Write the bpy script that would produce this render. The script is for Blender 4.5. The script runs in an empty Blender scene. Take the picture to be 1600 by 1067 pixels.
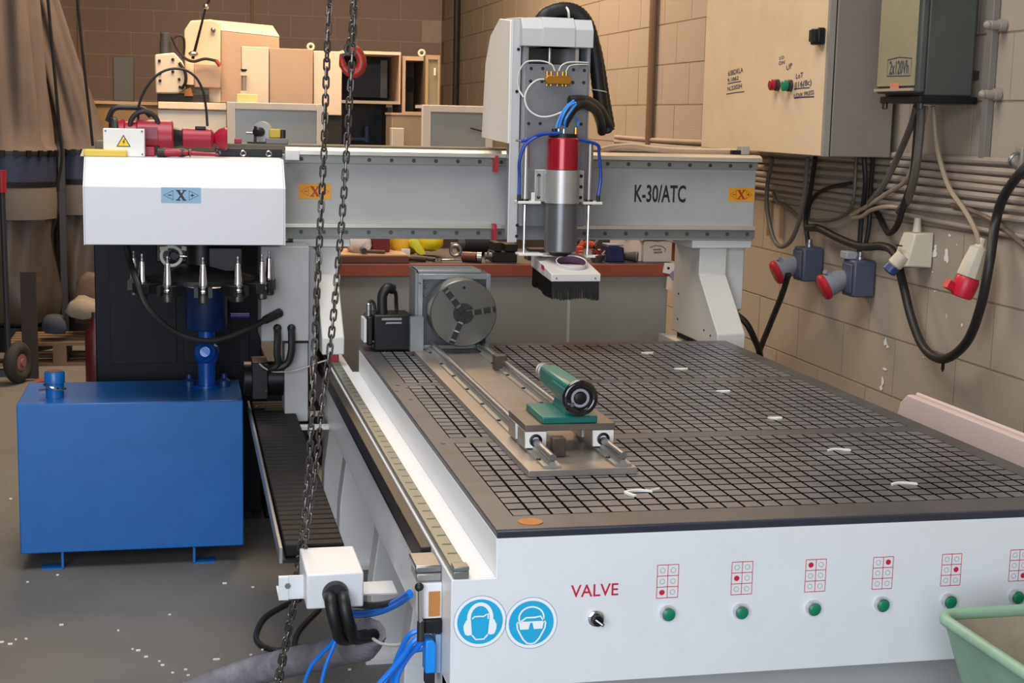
import bpy, bmesh, math, random
from mathutils import Vector, Matrix
random.seed(7)
sc = bpy.context.scene
COL = sc.collection

# ---------------------------------------------------------------- camera
F_PX, PITCH, YAW, ROLL = 2290.0, 0.1514, 0.2211, 0.0230
CAM = Vector((-0.5632, -2.5984, 1.5625))
cy, sy, cp, sp = math.cos(YAW), math.sin(YAW), math.cos(PITCH), math.sin(PITCH)
FW = Vector((sy * cp, cy * cp, -sp)); _r = Vector((cy, -sy, 0)); _u = _r.cross(FW)
RT = _r * math.cos(ROLL) + _u * math.sin(ROLL); UP = _u * math.cos(ROLL) - _r * math.sin(ROLL)
cam = bpy.data.cameras.new('camera'); cam.sensor_width = 36.0; cam.lens = F_PX / 1600 * 36
cam.clip_start = 0.05; cam.clip_end = 100
camo = bpy.data.objects.new('camera', cam); COL.objects.link(camo)
camo.matrix_world = Matrix(((RT.x, UP.x, -FW.x, CAM.x), (RT.y, UP.y, -FW.y, CAM.y), (RT.z, UP.z, -FW.z, CAM.z), (0, 0, 0, 1)))
sc.camera = camo
sc.view_settings.view_transform = 'Standard'; sc.view_settings.look = 'None'
sc.view_settings.gamma = 1.0; sc.view_settings.use_curve_mapping = False
sc.view_settings.exposure = 0.0

# ---------------------------------------------------------------- world and lights
w = bpy.data.worlds.new('world'); sc.world = w; w.use_nodes = True
bg = w.node_tree.nodes['Background']; bg.inputs[0].default_value = (0.86, 0.93, 1.0, 1); bg.inputs[1].default_value = 0.22

def area(name, loc, target, sx, sy_, power, col):
    l = bpy.data.lights.new(name, 'AREA'); l.shape = 'RECTANGLE'; l.size = sx; l.size_y = sy_; l.energy = power; l.color = col
    o = bpy.data.objects.new(name, l); COL.objects.link(o); o.location = loc
    o.rotation_euler = (Vector(target) - Vector(loc)).to_track_quat('-Z', 'Y').to_euler(); return o
area('door_daylight', (-1.7, -3.9, 1.9), (0.2, 1.0, 0.6), 3.4, 2.8, 215, (0.84, 0.91, 1.0))
area('roof_light', (-0.8, 1.0, 4.4), (-0.5, 1.3, 0), 2.2, 3.0, 150, (1.0, 0.97, 0.93))
area('warm_roof_light', (0.6, 6.4, 4.6), (1.7, 6.3, 1.0), 1.6, 4.0, 370, (1.0, 0.73, 0.47))

# ---------------------------------------------------------------- helpers
def A(px, py, **k):
    """point of the photograph (1600 x 1067) on the plane x=, y= or z="""
    d = FW + RT * ((px - 800) / F_PX) - UP * ((py - 533.5) / F_PX)
    (ax, v), = k.items(); i = 'xyz'.index(ax)
    return CAM + d * ((v - CAM[i]) / d[i])
def PJ(p):
    d = Vector(p) - CAM; z = d.dot(FW)
    return 800 + F_PX * d.dot(RT) / z, 533.5 - F_PX * d.dot(UP) / z, z
def rect(px0, py0, px1, py1, y):
    c, e = (py0 + py1) / 2, (px0 + px1) / 2
    return A(px0, c, y=y).x, A(px1, c, y=y).x, A(e, py1, y=y).z, A(e, py0, y=y).z

def lin(h):
    if isinstance(h, str):
        h = [int(h[i:i + 2], 16) / 255 for i in (0, 2, 4)]
    return tuple(c / 12.92 if c <= .04045 else ((c + .055) / 1.055) ** 2.4 for c in h)
MATS = {}
def M(name, col, rough=.5, metal=0., var=.10, scale=14., bump=0., bscale=120., dirt=None, dscale=3., damt=.5, emit=0., coat=0., spec=.5):
    if name in MATS: return MATS[name]
    m = bpy.data.materials.new(name); MATS[name] = m; m.use_nodes = True
    nt = m.node_tree; n = nt.nodes; L = nt.links; b = n['Principled BSDF']
    c = lin(col)
    tc = n.new('ShaderNodeTexCoord'); nz = n.new('ShaderNodeTexNoise'); nz.inputs['Scale'].default_value = scale; nz.inputs['Detail'].default_value = 5
    L.new(tc.outputs['Object'], nz.inputs['Vector'])
    mx = n.new('ShaderNodeMix'); mx.data_type = 'RGBA'
    mx.inputs[6].default_value = (*[x * (1 - var) for x in c], 1); mx.inputs[7].default_value = (*[min(1, x * (1 + var)) for x in c], 1)
    L.new(nz.outputs['Fac'], mx.inputs[0]); out = mx.outputs[2]
    if dirt:
        n2 = n.new('ShaderNodeTexNoise'); n2.inputs['Scale'].default_value = dscale; n2.inputs['Detail'].default_value = 8; n2.inputs['Roughness'].default_value = .65
        L.new(tc.outputs['Object'], n2.inputs['Vector'])
        rp = n.new('ShaderNodeMapRange'); rp.inputs[1].default_value = .45; rp.inputs[2].default_value = .72; rp.inputs[4].default_value = damt
        L.new(n2.outputs['Fac'], rp.inputs[0])
        m2 = n.new('ShaderNodeMix'); m2.data_type = 'RGBA'; L.new(rp.outputs[0], m2.inputs[0]); L.new(out, m2.inputs[6]); m2.inputs[7].default_value = (*lin(dirt), 1)
        out = m2.outputs[2]
    L.new(out, b.inputs['Base Color'])
    b.inputs['Roughness'].default_value = rough; b.inputs['Metallic'].default_value = metal
    b.inputs['Coat Weight'].default_value = coat; b.inputs['Specular IOR Level'].default_value = spec
    if bump:
        n3 = n.new('ShaderNodeTexNoise'); n3.inputs['Scale'].default_value = bscale; n3.inputs['Detail'].default_value = 4
        L.new(tc.outputs['Object'], n3.inputs['Vector'])
        bp = n.new('ShaderNodeBump'); bp.inputs['Strength'].default_value = bump; bp.inputs['Distance'].default_value = .004
        L.new(n3.outputs['Fac'], bp.inputs['Height']); L.new(bp.outputs['Normal'], b.inputs['Normal'])
    return m

def wloc(o):
    v = Vector((0, 0, 0))
    while o is not None:
        v += Vector(o.location); o = o.parent
    return v
def frame_of(d):
    d = d.normalized(); a = Vector((0, 0, 1)) if abs(d.z) < .9 else Vector((1, 0, 0))
    u = d.cross(a).normalized(); return u, u.cross(d).normalized()
def catmull(pts, n=6):
    P = [Vector(p) for p in pts]
    if len(P) < 3: return P
    Q = [P[0] * 2 - P[1]] + P + [P[-1] * 2 - P[-2]]; out = []
    for i in range(1, len(Q) - 2):
        for k in range(n):
            t = k / n; a, b, c, d = Q[i - 1:i + 3]
            out.append(.5 * ((2 * b) + (c - a) * t + (2 * a - 5 * b + 4 * c - d) * t * t + (3 * b - a - 3 * c + d) * t ** 3))
    return out + [P[-1]]

class MB:
    def __init__(s): s.v = []; s.f = []
    def add(s, vs, fs):
        o = len(s.v); s.v += [Vector(v) for v in vs]; s.f += [tuple(i + o for i in f) for f in fs]; return s
    def box(s, x0, x1, y0, y1, z0, z1):
        return s.add([(x, y, z) for x in (x0, x1) for y in (y0, y1) for z in (z0, z1)],
                     [(0, 1, 3, 2), (4, 6, 7, 5), (0, 4, 5, 1), (2, 3, 7, 6), (0, 2, 6, 4), (1, 5, 7, 3)])
    def obox(s, c, size, mat):
        hx, hy, hz = [q / 2 for q in size]; c = Vector(c)
        return s.add([c + mat @ Vector((x, y, z)) for x in (-hx, hx) for y in (-hy, hy) for z in (-hz, hz)],
                     [(0, 1, 3, 2), (4, 6, 7, 5), (0, 4, 5, 1), (2, 3, 7, 6), (0, 2, 6, 4), (1, 5, 7, 3)])
    def hull8(s, a, b):
        """two quads (lists of 4 points) joined into a solid"""
        return s.add(list(a) + list(b), [(3, 2, 1, 0), (4, 5, 6, 7)] + [(i, (i + 1) % 4, 4 + (i + 1) % 4, 4 + i) for i in range(4)])
    def prism(s, pts, ax, a, b):
        """polygon pts (2-D, the other two axes in xyz order) extruded along axis ax from a to b"""
        n = len(pts)
        def q(p, t):
            return {'x': (t, p[0], p[1]), 'y': (p[0], t, p[1]), 'z': (p[0], p[1], t)}[ax]
        return s.add([q(p, a) for p in pts] + [q(p, b) for p in pts],
                     [tuple(range(n))[::-1], tuple(range(n, 2 * n))] + [(i, (i + 1) % n, n + (i + 1) % n, n + i) for i in range(n)])
    def lathe(s, p, d, prof, seg=20):
        """profile [(distance along d, radius)]; solid of revolution"""
        p, d = Vector(p), Vector(d).normalized(); u, w_ = frame_of(d); o = len(s.v); n = len(prof)
        for t, r in prof:
            for k in range(seg):
                a = 2 * math.pi * k / seg
                s.v.append(p + d * t + (u * math.cos(a) + w_ * math.sin(a)) * max(r, 1e-5))
        for i in range(n - 1):
            for k in range(seg):
                k2 = (k + 1) % seg
                s.f.append((o + i * seg + k, o + i * seg + k2, o + (i + 1) * seg + k2, o + (i + 1) * seg + k))
        s.f.append(tuple(o + k for k in range(seg))[::-1]); s.f.append(tuple(o + (n - 1) * seg + k for k in range(seg))); return s
    def cyl(s, p0, p1, r, r1=None, seg=16):
        p0, p1 = Vector(p0), Vector(p1)
        return s.lathe(p0, p1 - p0, [(0, r), ((p1 - p0).length, r if r1 is None else r1)], seg)
    def tubepath(s, P, r, seg=8, closed=False):
        P = [Vector(p) for p in P]; n = len(P); o = len(s.v); u = None
        for i in range(n):
            a = P[(i - 1) % n] if (closed or i > 0) else P[i]; b = P[(i + 1) % n] if (closed or i < n - 1) else P[i]
            d = (b - a)
            d = d.normalized() if d.length > 1e-9 else Vector((0, 0, 1))
            if u is None: u, _ = frame_of(d)
            u = (u - d * u.dot(d))
            u = u.normalized() if u.length > 1e-6 else frame_of(d)[0]
            w_ = d.cross(u); rr = r[i] if isinstance(r, (list, tuple)) else r
            for k in range(seg):
                t = 2 * math.pi * k / seg; s.v.append(P[i] + (u * math.cos(t) + w_ * math.sin(t)) * rr)
        for i in range(n if closed else n - 1):
            j = (i + 1) % n
            for k in range(seg):
                k2 = (k + 1) % seg; s.f.append((o + i * seg + k, o + i * seg + k2, o + j * seg + k2, o + j * seg + k))
        if not closed:
            s.f.append(tuple(o + k for k in range(seg))[::-1]); s.f.append(tuple(o + (n - 1) * seg + k for k in range(seg)))
        return s
    def tube(s, pts, r, seg=8, n=6): return s.tubepath(catmull(pts, n), r, seg)
    def torus(s, c, ax, R, r, seg=24, rs=8):
        u, w_ = frame_of(Vector(ax)); c = Vector(c)
        return s.tubepath([c + (u * math.cos(2 * math.pi * k / seg) + w_ * math.sin(2 * math.pi * k / seg)) * R for k in range(seg)], r, rs, True)
    def ball(s, c, r, seg=12, sq=(1, 1, 1)):
        c = Vector(c); o = len(s.v); rings = seg // 2
        for i in range(1, rings):
            a = math.pi * i / rings
            for k in range(seg):
                t = 2 * math.pi * k / seg
                s.v.append(c + Vector((math.sin(a) * math.cos(t) * sq[0], math.sin(a) * math.sin(t) * sq[1], math.cos(a) * sq[2])) * r)
        for i in range(rings - 2):
            for k in range(seg):
                k2 = (k + 1) % seg; s.f.append((o + i * seg + k, o + i * seg + k2, o + (i + 1) * seg + k2, o + (i + 1) * seg + k))
        s.v += [c + Vector((0, 0, r * sq[2])), c - Vector((0, 0, r * sq[2]))]; t, b = len(s.v) - 2, len(s.v) - 1
        for k in range(seg):
            k2 = (k + 1) % seg; s.f.append((t, o + k, o + k2)); s.f.append((b, o + (rings - 2) * seg + k2, o + (rings - 2) * seg + k))
        return s
    def build(s, name, mat, parent=None, label=None, bev=0., base=None, kind=None, ang=35, smooth=True):
        off = wloc(parent) if parent else Vector((0, 0, 0))
        if parent is None or base is not None:
            if base is None:
                xs = [v.x for v in s.v]; ys = [v.y for v in s.v]; zs = [v.z for v in s.v]
                base = Vector(((min(xs) + max(xs)) / 2, (min(ys) + max(ys)) / 2, min(zs)))
            loc = Vector(base) - off
        else: loc = Vector((0, 0, 0))
        me = bpy.data.meshes.new(name); me.from_pydata([v - off - loc for v in s.v], [], s.f)
        bm = bmesh.new(); bm.from_mesh(me); bmesh.ops.recalc_face_normals(bm, faces=bm.faces); bm.to_mesh(me); bm.free()
        me.materials.append(mat)
        o = bpy.data.objects.new(name, me); COL.objects.link(o); o.location = loc
        if parent: o.parent = parent
        if smooth:
            me.shade_smooth(); me.set_sharp_from_angle(angle=math.radians(ang))
        if bev:
            md = o.modifiers.new('edge', 'BEVEL'); md.width = bev; md.segments = 2; md.limit_method = 'ANGLE'; md.angle_limit = math.radians(40)
        if label: o['label'] = label
        if kind: o['kind'] = kind
        return o
    def single(s, name, mat, label, cat, group=None, **k):
        o = s.build(name, mat, label=label, **k); o['category'] = cat
        if group: o['group'] = group
        return o
def thing(name, label, cat, loc=(0, 0, 0), group=None):
    o = bpy.data.objects.new(name, None); COL.objects.link(o); o.location = loc; o.empty_display_size = .05
    o['label'] = label; o['category'] = cat
    if group: o['group'] = group
    return o
def struct(mb, name, mat, parent=None, **k):
    return mb.build(name, mat, parent, kind=None if parent else 'structure', **k)

class Plane:
    """flat print frame: origin o, right u, up v, normal n"""
    def __init__(s, o, u, v): s.o, s.u, s.v = Vector(o), Vector(u).normalized(), Vector(v).normalized(); s.n = s.u.cross(s.v).normalized()
    def p(s, x, y, h=.0006): return s.o + s.u * x + s.v * y + s.n * h
    def poly(s, mb, pts, h=.0006):
        n = len(pts); mb.add([s.p(x, y, h) for x, y in pts], [tuple(range(n))]); return mb
    def disc(s, mb, x, y, r, h=.0006, seg=24, ry=None):
        return s.poly(mb, [(x + r * math.cos(2 * math.pi * k / seg), y + (ry or r) * math.sin(2 * math.pi * k / seg)) for k in range(seg)], h)
    def ribbon(s, mb, pts, wd, h=.0006, closed=False):
        P = [Vector((x, y)) for x, y in pts]; n = len(P); vs = []
        for i in range(n):
            a = P[i - 1] if (i > 0 or closed) else P[i]; b = P[(i + 1) % n] if (i < n - 1 or closed) else P[i]
            d = (b - a); d = d.normalized() if d.length > 1e-9 else Vector((1, 0)); q = Vector((-d.y, d.x)) * wd / 2
            vs += [s.p(*(P[i] + q), h), s.p(*(P[i] - q), h)]
        fs = [(2 * i, 2 * i + 1, 2 * ((i + 1) % n) + 1, 2 * ((i + 1) % n)) for i in range(n if closed else n - 1)]
        mb.add(vs, fs); return mb
    def ringd(s, mb, x, y, r, wd, h=.0006, seg=28):
        return s.ribbon(mb, [(x + r * math.cos(2 * math.pi * k / seg), y + r * math.sin(2 * math.pi * k / seg)) for k in range(seg)], wd, h, True)
    def text(s, mb, txt, x, y, wd, ht, bold=0., h=.0008, ang=0.):
        """lettering fitted into a box of width wd and height ht centred on x, y"""
        cu = bpy.data.curves.new('t', 'FONT'); cu.body = txt; cu.size = 1; cu.offset = bold; cu.resolution_u = 3
        ob = bpy.data.objects.new('t', cu); COL.objects.link(ob)
        dg = bpy.context.evaluated_depsgraph_get(); me = bpy.data.meshes.new_from_object(ob.evaluated_get(dg))
        xs = [q.co.x for q in me.vertices]; ys = [q.co.y for q in me.vertices]
        kx, ky = wd / (max(xs) - min(xs)), ht / (max(ys) - min(ys)); mx, my = (max(xs) + min(xs)) / 2, (max(ys) + min(ys)) / 2
        c, sn = math.cos(ang), math.sin(ang)
        def f(q):
            a, b = (q.co.x - mx) * kx, (q.co.y - my) * ky
            return s.p(x + c * a - sn * b, y + sn * a + c * b, h)
        mb.add([f(q) for q in me.vertices], [tuple(p.vertices) for p in me.polygons])
        bpy.data.objects.remove(ob); bpy.data.curves.remove(cu); bpy.data.meshes.remove(me); return mb
def flat(mb, name, mat, parent, label=None): return mb.build(name, mat, parent, label=label, smooth=False)

# ---------------------------------------------------------------- materials
def scuff(m, col, scale, stretch, lo, hi, amt):
    """pale worn streaks over a material's colour"""
    nt = m.node_tree; n = nt.nodes; L = nt.links; b = n['Principled BSDF']; src = b.inputs['Base Color'].links[0].from_socket
    tc = n.new('ShaderNodeTexCoord'); mp = n.new('ShaderNodeMapping'); mp.inputs['Scale'].default_value = stretch; L.new(tc.outputs['Object'], mp.inputs[0])
    nz = n.new('ShaderNodeTexNoise'); nz.inputs['Scale'].default_value = scale; nz.inputs['Detail'].default_value = 9; nz.inputs['Roughness'].default_value = .7; L.new(mp.outputs[0], nz.inputs['Vector'])
    rp = n.new('ShaderNodeMapRange'); rp.inputs[1].default_value = lo; rp.inputs[2].default_value = hi; rp.inputs[4].default_value = amt; L.new(nz.outputs['Fac'], rp.inputs[0])
    mx = n.new('ShaderNodeMix'); mx.data_type = 'RGBA'; L.new(rp.outputs[0], mx.inputs[0]); L.new(src, mx.inputs[6]); mx.inputs[7].default_value = (*lin(col), 1); L.new(mx.outputs[2], b.inputs['Base Color'])
WHITE = M('white_enamel', 'dfe0e2', .38, var=.03, scale=5, dirt='b9b6ae', dscale=5, damt=.18)
CREAM = M('cream_enamel', 'd2d2d0', .45, var=.04, dirt='a9a59c', dscale=4, damt=.25)
GREYE = M('grey_enamel', 'a4a4a4', .5, var=.05, dirt='8d8a86', dscale=4, damt=.3)
STEEL = M('brushed_steel', '9a9a9c', .32, .9, var=.15, scale=40)
DSTEEL = M('dark_steel', '4b4a49', .4, .8, var=.2, scale=30)
CHROME = M('polished_steel', 'd6d6da', .14, 1., var=.05)
ALU = M('cast_aluminium', 'a3a19c', .42, .75, var=.15, scale=25, dirt='7d7266', dscale=6, damt=.4)
BLACK = M('black_rubber', '141415', .5, var=.2, scale=30)
BLACKM = M('black_metal', '141416', .42, .1, var=.2, spec=.35)
BLUE = M('blue_enamel', '0c62ad', .38, var=.08, scale=6, dirt='0d5598', dscale=5, damt=.4, coat=.15)
DBLUE = M('dark_blue_enamel', '12305c', .35, var=.15, scale=8)
NAVY = M('navy_enamel', '090a14', .5, var=.2, scale=4, spec=.2)
RED = M('red_enamel', '980d2c', .42, var=.1)
TEAL = M('teal_enamel', '10635a', .38, var=.12, scale=12, dirt='0b4944', dscale=9, damt=.4)
BRASS = M('brass', 'c08a2e', .3, .85, var=.1)
BTUBE = M('blue_nylon', '1474dc', .35, var=.08)
WPLAST = M('white_plastic', 'dedcd6', .45, var=.04)
PLATE = M('phenolic_plate', '6b6a6c', .34, var=.12, scale=7, bump=.12, bscale=60, dirt='3a393f', dscale=2.4, damt=.85, spec=.32)
scuff(PLATE, '9a9896', 9, (1, 2.2, 1), .58, .80, .55)
PEDGE = M('plate_edge', '2f303c', .28, var=.2, scale=5)
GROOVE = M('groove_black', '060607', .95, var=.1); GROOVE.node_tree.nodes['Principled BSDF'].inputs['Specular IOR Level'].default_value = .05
YEL = M('yellow_print', 'e3c318', .5, var=.05)
ORANGE = M('orange_print', 'd9960f', .5, var=.05)
RPRINT = M('red_print', 'c2163a', .5, var=.05)
KPRINT = M('black_print', '141416', .5, var=.05)
BPRINT = M('blue_print', '16a6d6', .5, var=.03)
LBPRINT = M('pale_blue_print', '86a9c4', .5, var=.04)
GPRINT = M('grey_print', '8a8a8c', .5, var=.04)
WPRINT = M('white_print', 'eef0f2', .5, var=.02)
GREEN = M('green_button', '0f7a58', .35, var=.05)
INK = M('ink_print', '2a3258', .6, var=.2)
# ================================================================ SETTING
XW, YB = 2.0, 12.4
m = M('concrete_floor', '6c6a66', .6, var=.14, scale=2.2, bump=.25, bscale=90, dirt='4c4a49', dscale=1.3, damt=.55)
struct(MB().box(-6, 2.0, -5, YB, -.12, 0), 'floor', m)
MORT = M('mortar', '84735f', .9, var=.15, bump=.4)
BLK = M('block_wall', 'a59787', .85, var=.08, scale=3, bump=.35, bscale=140, dirt='998b7b', dscale=.9, damt=.5)
BLKB = M('rear_block_wall', 'a58f83', .85, var=.08, scale=2, bump=.3, dirt='8f7a70', dscale=1.0, damt=.5)
HT = 5.0
wr = struct(MB().box(XW, XW + .2, -5, YB + .2, 0, HT), 'wall_right', MORT)
wb = struct(MB().box(-6, XW, YB, YB + .2, 0, HT), 'wall_back', M('rear_mortar', 'c0ad9f', .9, var=.2))
def blocks(wall, along0, along1, ax, pos, mat):
    P, LN = .2165, .44
    cand = []
    zi = -1
    z = .135 - P
    row = 0
    while z < HT - .05:
        y = along0 + (.22 if row % 2 else 0)
        while y < along1 - .2:
            z0, z1 = max(0.003, z + .003), z + P - .003
            a, b = y + .0025, min(y + LN - .0025, along1 - .002)
            c = (pos, (a + b) / 2, (z0 + z1) / 2) if ax == 'x' else ((a + b) / 2, pos, (z0 + z1) / 2)
            px, py, dz = PJ(c)
            vis = dz > .3 and -60 < px < 1660 and -60 < py < 1130 and (py < 720 if ax == 'x' else py < 260)
            cand.append((vis, dz, a, b, z0, z1)); y += LN
        z += P; row += 1
    vis = sorted([c for c in cand if c[0]], key=lambda c: c[1])[:290]
    rest = [c for c in cand if c not in vis]
    shared = {}
    def geo(mb, a, b, z0, z1, dx=0.):
        e = .001; o = .0014 + dx * .4
        if ax == 'x':
            q = lambda s, t, h: (pos + h, s, t)
        else:
            q = lambda s, t, h: (s, pos + h, t)
        mb.add([q(a, z0, .001), q(b, z0, .001), q(b, z1, .001), q(a, z1, .001), q(a + e, z0 + e, -o), q(b - e, z0 + e, -o), q(b - e, z1 - e, -o), q(a + e, z1 - e, -o)],
               [(4, 5, 6, 7), (0, 1, 5, 4), (1, 2, 6, 5), (2, 3, 7, 6), (3, 0, 4, 7)])
    for _, dz, a, b, z0, z1 in vis:
        key = (round(b - a, 3), round(z1 - z0, 3), random.randint(0, 2))
        ctr = Vector((pos, (a + b) / 2, z0)) if ax == 'x' else Vector(((a + b) / 2, pos, z0))
        if key not in shared:
            mb = MB(); geo(mb, a, b, z0, z1, random.uniform(-.001, .0015)); o = mb.build('block', mat, wall, base=ctr, smooth=False); shared[key] = o
        else:
            o = shared[key].copy(); COL.objects.link(o); o.parent = wall; o.location = ctr - wloc(wall)
    mb = MB()
    for _, dz, a, b, z0, z1 in rest: geo(mb, a, b, z0, z1)
    mb.build('block_courses', mat, wall, kind='stuff', smooth=False)
struct(MB().box(-6.2, -6, -5, YB + .2, 0, HT), 'wall_left', M('left_render', '8d8378', .85, var=.1, scale=2))
struct(MB().box(-6.2, XW + .2, -5, YB + .2, HT + .001, HT + .1), 'ceiling', M('ceiling_sheet', 'a29a90', .8, var=.08, scale=2))
blocks(wr, -4.93, YB, 'x', XW, BLK)
blocks(wb, -5.9, XW - .004, 'y', YB, BLKB)

# chipped white paint on the right wall, bare plaster patches
pw = Plane((XW - .0022, 0, 0), (0, -1, 0), (0, 0, 1)); mb = MB()
for px, py, sx, sy_ in [(1443, 366, 8, 4), (1459, 397, 7, 8), (1478, 400, 7, 13), (1483, 368, 4, 3), (1461, 386, 4, 6), (1383, 534, 5, 9), (1386, 541, 4, 4), (1378, 597, 4, 11), (1382, 577, 9, 3),
                        (1376, 606, 5, 5), (1456, 425, 2, 2), (1478, 495, 1.5, 5), (1502, 508, 2.5, 4), (1494, 382, 2, 2), (1442, 558, 2, 1.5), (1460, 455, 2, 1.5)]:
    c = A(px, py, x=XW - .005); s = (c.y + 2.6) / F_PX; n = 11
    pts = []
    for k in range(n):
        a = 2 * math.pi * k / n; q = random.uniform(.55, 1.15)
        pts.append((-c.y + math.cos(a) * sx * s * q * 1.3, c.z + math.sin(a) * sy_ * s * q))
    pw.poly(mb, pts, random.uniform(.0008, .0014))
o = mb.build('paint_patch', M('flaked_white_paint', 'e6e2dc', .8, var=.05), wr, label='bare white spots of flaked paint', smooth=False); o['kind'] = 'stuff'
# vertical grey conduit strip on right wall
a, b = A(1555, 0, x=1.985), A(1529, 255, x=1.985)
o = MB().box(1.972, XW - .003, a.y - .017, a.y + .017, b.z, 2.75).build('trunking_strip', M('grey_trunking', '77716b', .6), wr, bev=.003)

# small litter on the floor
mb = MB()
for px, py in [(17, 780), (25, 1000), (41, 999), (16, 1007), (3, 1004), (96, 977), (207, 1015), (216, 1017), (228, 1027), (249, 1034), (270, 1052), (294, 1056), (265, 961), (351, 912), (395, 918), (340, 1031), (336, 1031), (410, 1016), (43, 910), (90, 899), (185, 986), (290, 1047), (520, 1040), (546, 1047), (254, 1040), (392, 1024)]:
    c = A(px, py, z=.0); s = random.uniform(.0028, .0065); r = random.uniform(-.6, .6)
    mb.obox((c.x, c.y, .0022), (s * 2.2, s, .004), Matrix.Rotation(r, 3, 'Z'))
o = mb.single('litter', M('paper_litter', 'e8e6e0', .7), 'white chips and shavings scattered on the concrete floor', 'litter', kind='stuff')

# ================================================================ ROUTER BED
bed = thing('router_bed', 'large white machine bed with dark gridded table, front valve buttons and side rails', 'machine', (.65, 1.2, 0))
L_, W_ = 2.243, 1.30
body = MB().box(-.085, W_ + .085, 0, 2.25, .495, .707).build('frame', WHITE, bed)
for xa_, xb_ in ((-.085, -.02), (W_ + .02, W_ + .085)): MB().box(xa_, xb_, 2.2502, 3.05, .495, .707).build('side_beam', WHITE, bed)
MB().prism([(-.085, .490), (W_ + .085, .490), (W_ + .085, .707), (W_, .707), (W_, .7838), (0, .7838), (0, .707), (-.085, .707)], 'y', -.004, -.0002).build('front_panel', WHITE, bed, bev=.0012)
MB().box(-.06, W_ + .06, .10, .13, .06, .494).build('lower_panel', GREYE, bed)
MB().box(0, W_, .002, L_ - .002, .7072, .784).build('table_bed', WHITE, bed, bev=.002)
# legs: flared plate with foot
def bed_leg(x, y, s):
    pts = [(-.055, .0), (.10, 0), (.12, .495), (-.02, .495), (-.025, .42), (-.05, .22)]
    pts = [(x + s * p, q) for p, q in pts]
    o = MB().prism(pts, 'y', y, y + .10).build('leg', WHITE, bed, bev=.004)
    MB().box(min(x - s * .07, x + s * .12), max(x - s * .07, x + s * .12), y - .04, y + .14, 0, .014).build('foot_plate', WHITE, o)
for yy in (.80, 1.45, 2.34, 2.93):
    bed_leg(0, yy, 1); bed_leg(W_, yy, -1)
for s, x in ((1, -.085), (-1, W_ + .085)):
    pts = [(.0, .495), (.27, .495), (.275, .40), (.29, 0), (.0, 0)]
    MB().prism(pts, 'x', x, x + s * .012).build('leg', WHITE, bed, bev=.002)
    MB().box(min(x, x + s * .16), max(x, x + s * .16), .02, .08, 0, .495).build('leg', WHITE, bed, bev=.003)
# dark table plate
MB().box(0, W_, -.004, L_, .784, .7975).build('table_plate', PEDGE, bed, bev=.0015)
bord = MB()
x0g, x1g = .05, 1.25; zones = [(.09, .734, 14), (.791, 1.476, 15), (1.525, 2.19, 14)]
bord.box(.0, x0g, 0, L_, .7975, .8).box(x1g, W_, 0, L_, .7975, .8)
prev = 0
for y0, y1, n in zones:
    bord.box(x0g, x1g, prev, y0, .7975, .8); prev = y1
bord.box(x0g, x1g, prev, L_, .7975, .8)
PB = M('plate_border', '504f51', .36, var=.15, scale=7, dirt='363539', dscale=4, damt=.7); scuff(PB, '858382', 9, (1, 2.2, 1), .60, .82, .5)
bord.build('plate_border', PB, bed)
for y0, y1, n in zones:
    mb = MB(); cw = (x1g - x0g) / 30; ch = (y1 - y0) / n; g = .0025; gy = .0032
    for i in range(30):
        for j in range(n):
            a, b, c, d = x0g + i * cw + g, x0g + (i + 1) * cw - g, y0 + j * ch + gy, y0 + (j + 1) * ch - gy
            h = .8 + random.uniform(-.0002, .0002)
            mb.add([(a, c, .7976), (b, c, .7976), (b, d, .7976), (a, d, .7976), (a + .0004, c + .0004, h), (b - .0004, c + .0004, h), (b - .0004, d - .0004, h), (a + .0004, d - .0004, h)],
                   [(4, 5, 6, 7), (0, 1, 5, 4), (1, 2, 6, 5), (2, 3, 7, 6), (3, 0, 4, 7)])
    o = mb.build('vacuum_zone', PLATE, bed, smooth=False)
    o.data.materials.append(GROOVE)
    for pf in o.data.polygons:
        if abs(pf.normal.z) < .9: pf.material_index = 1  # cut walls in black phenolic, the black also standing in for groove shade
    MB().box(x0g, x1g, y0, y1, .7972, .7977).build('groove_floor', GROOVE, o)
# holes and wood plug
mb = MB()
for px, py in [(642, 624), (692, 693), (621, 602), (620, 611), (655, 601), (637, 606), (677, 601)]:
    c = A(px, py, z=.8005); mb.lathe((c.x, c.y, .8), (0, 0, 1), [(0, .006), (.0007, .006)], 12)
mb.build('bolt_hole', KPRINT, bed)
c = A(829, 815.5, z=.8)
MB().lathe((c.x, c.y, .7995), (0, 0, 1), [(0, .024), (.0022, .024)], 24).build('wooden_plug', M('plywood', 'a8672c', .6, var=.25, scale=60), bed)
# linear rails with marks, racks
RAILG = M('rail_steel', '86887f', .35, .6, var=.12)
RACK = M('greasy_rack', '302820', .5, .3, var=.35, scale=60, dirt='1d1915', dscale=20, damt=.8)
for s, x in ((1, -.085), (-1, W_ + .085)):
    q = lambda a, b: (min(x + s * a, x + s * b), max(x + s * a, x + s * b))
    o = MB().box(*q(.004, .034), .0, 2.92, .7072, .722).build('linear_rail', RAILG, bed, bev=.002)
    mk = MB()
    for i in range(46):
        y = .05 + i * .0625; mk.box(*q(.013, .031), y, y + .007, .722, .7224)
    mk.build('rail_screw', M('dark_green_cap', '23402f', .5), o)
    MB().box(*q(-.022, .001), .23, 3.03, .662, .702).build('gear_rack', RACK, bed, bev=.002)
    MB().box(*q(-.014, .001), .23, 3.03, .640, .661).build('rack_strip', BLACKM, bed)
    MB().box(*q(.004, .034), -.002, .03, .722, .731).build('rail_stop', RAILG, bed, bev=.002)
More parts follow.
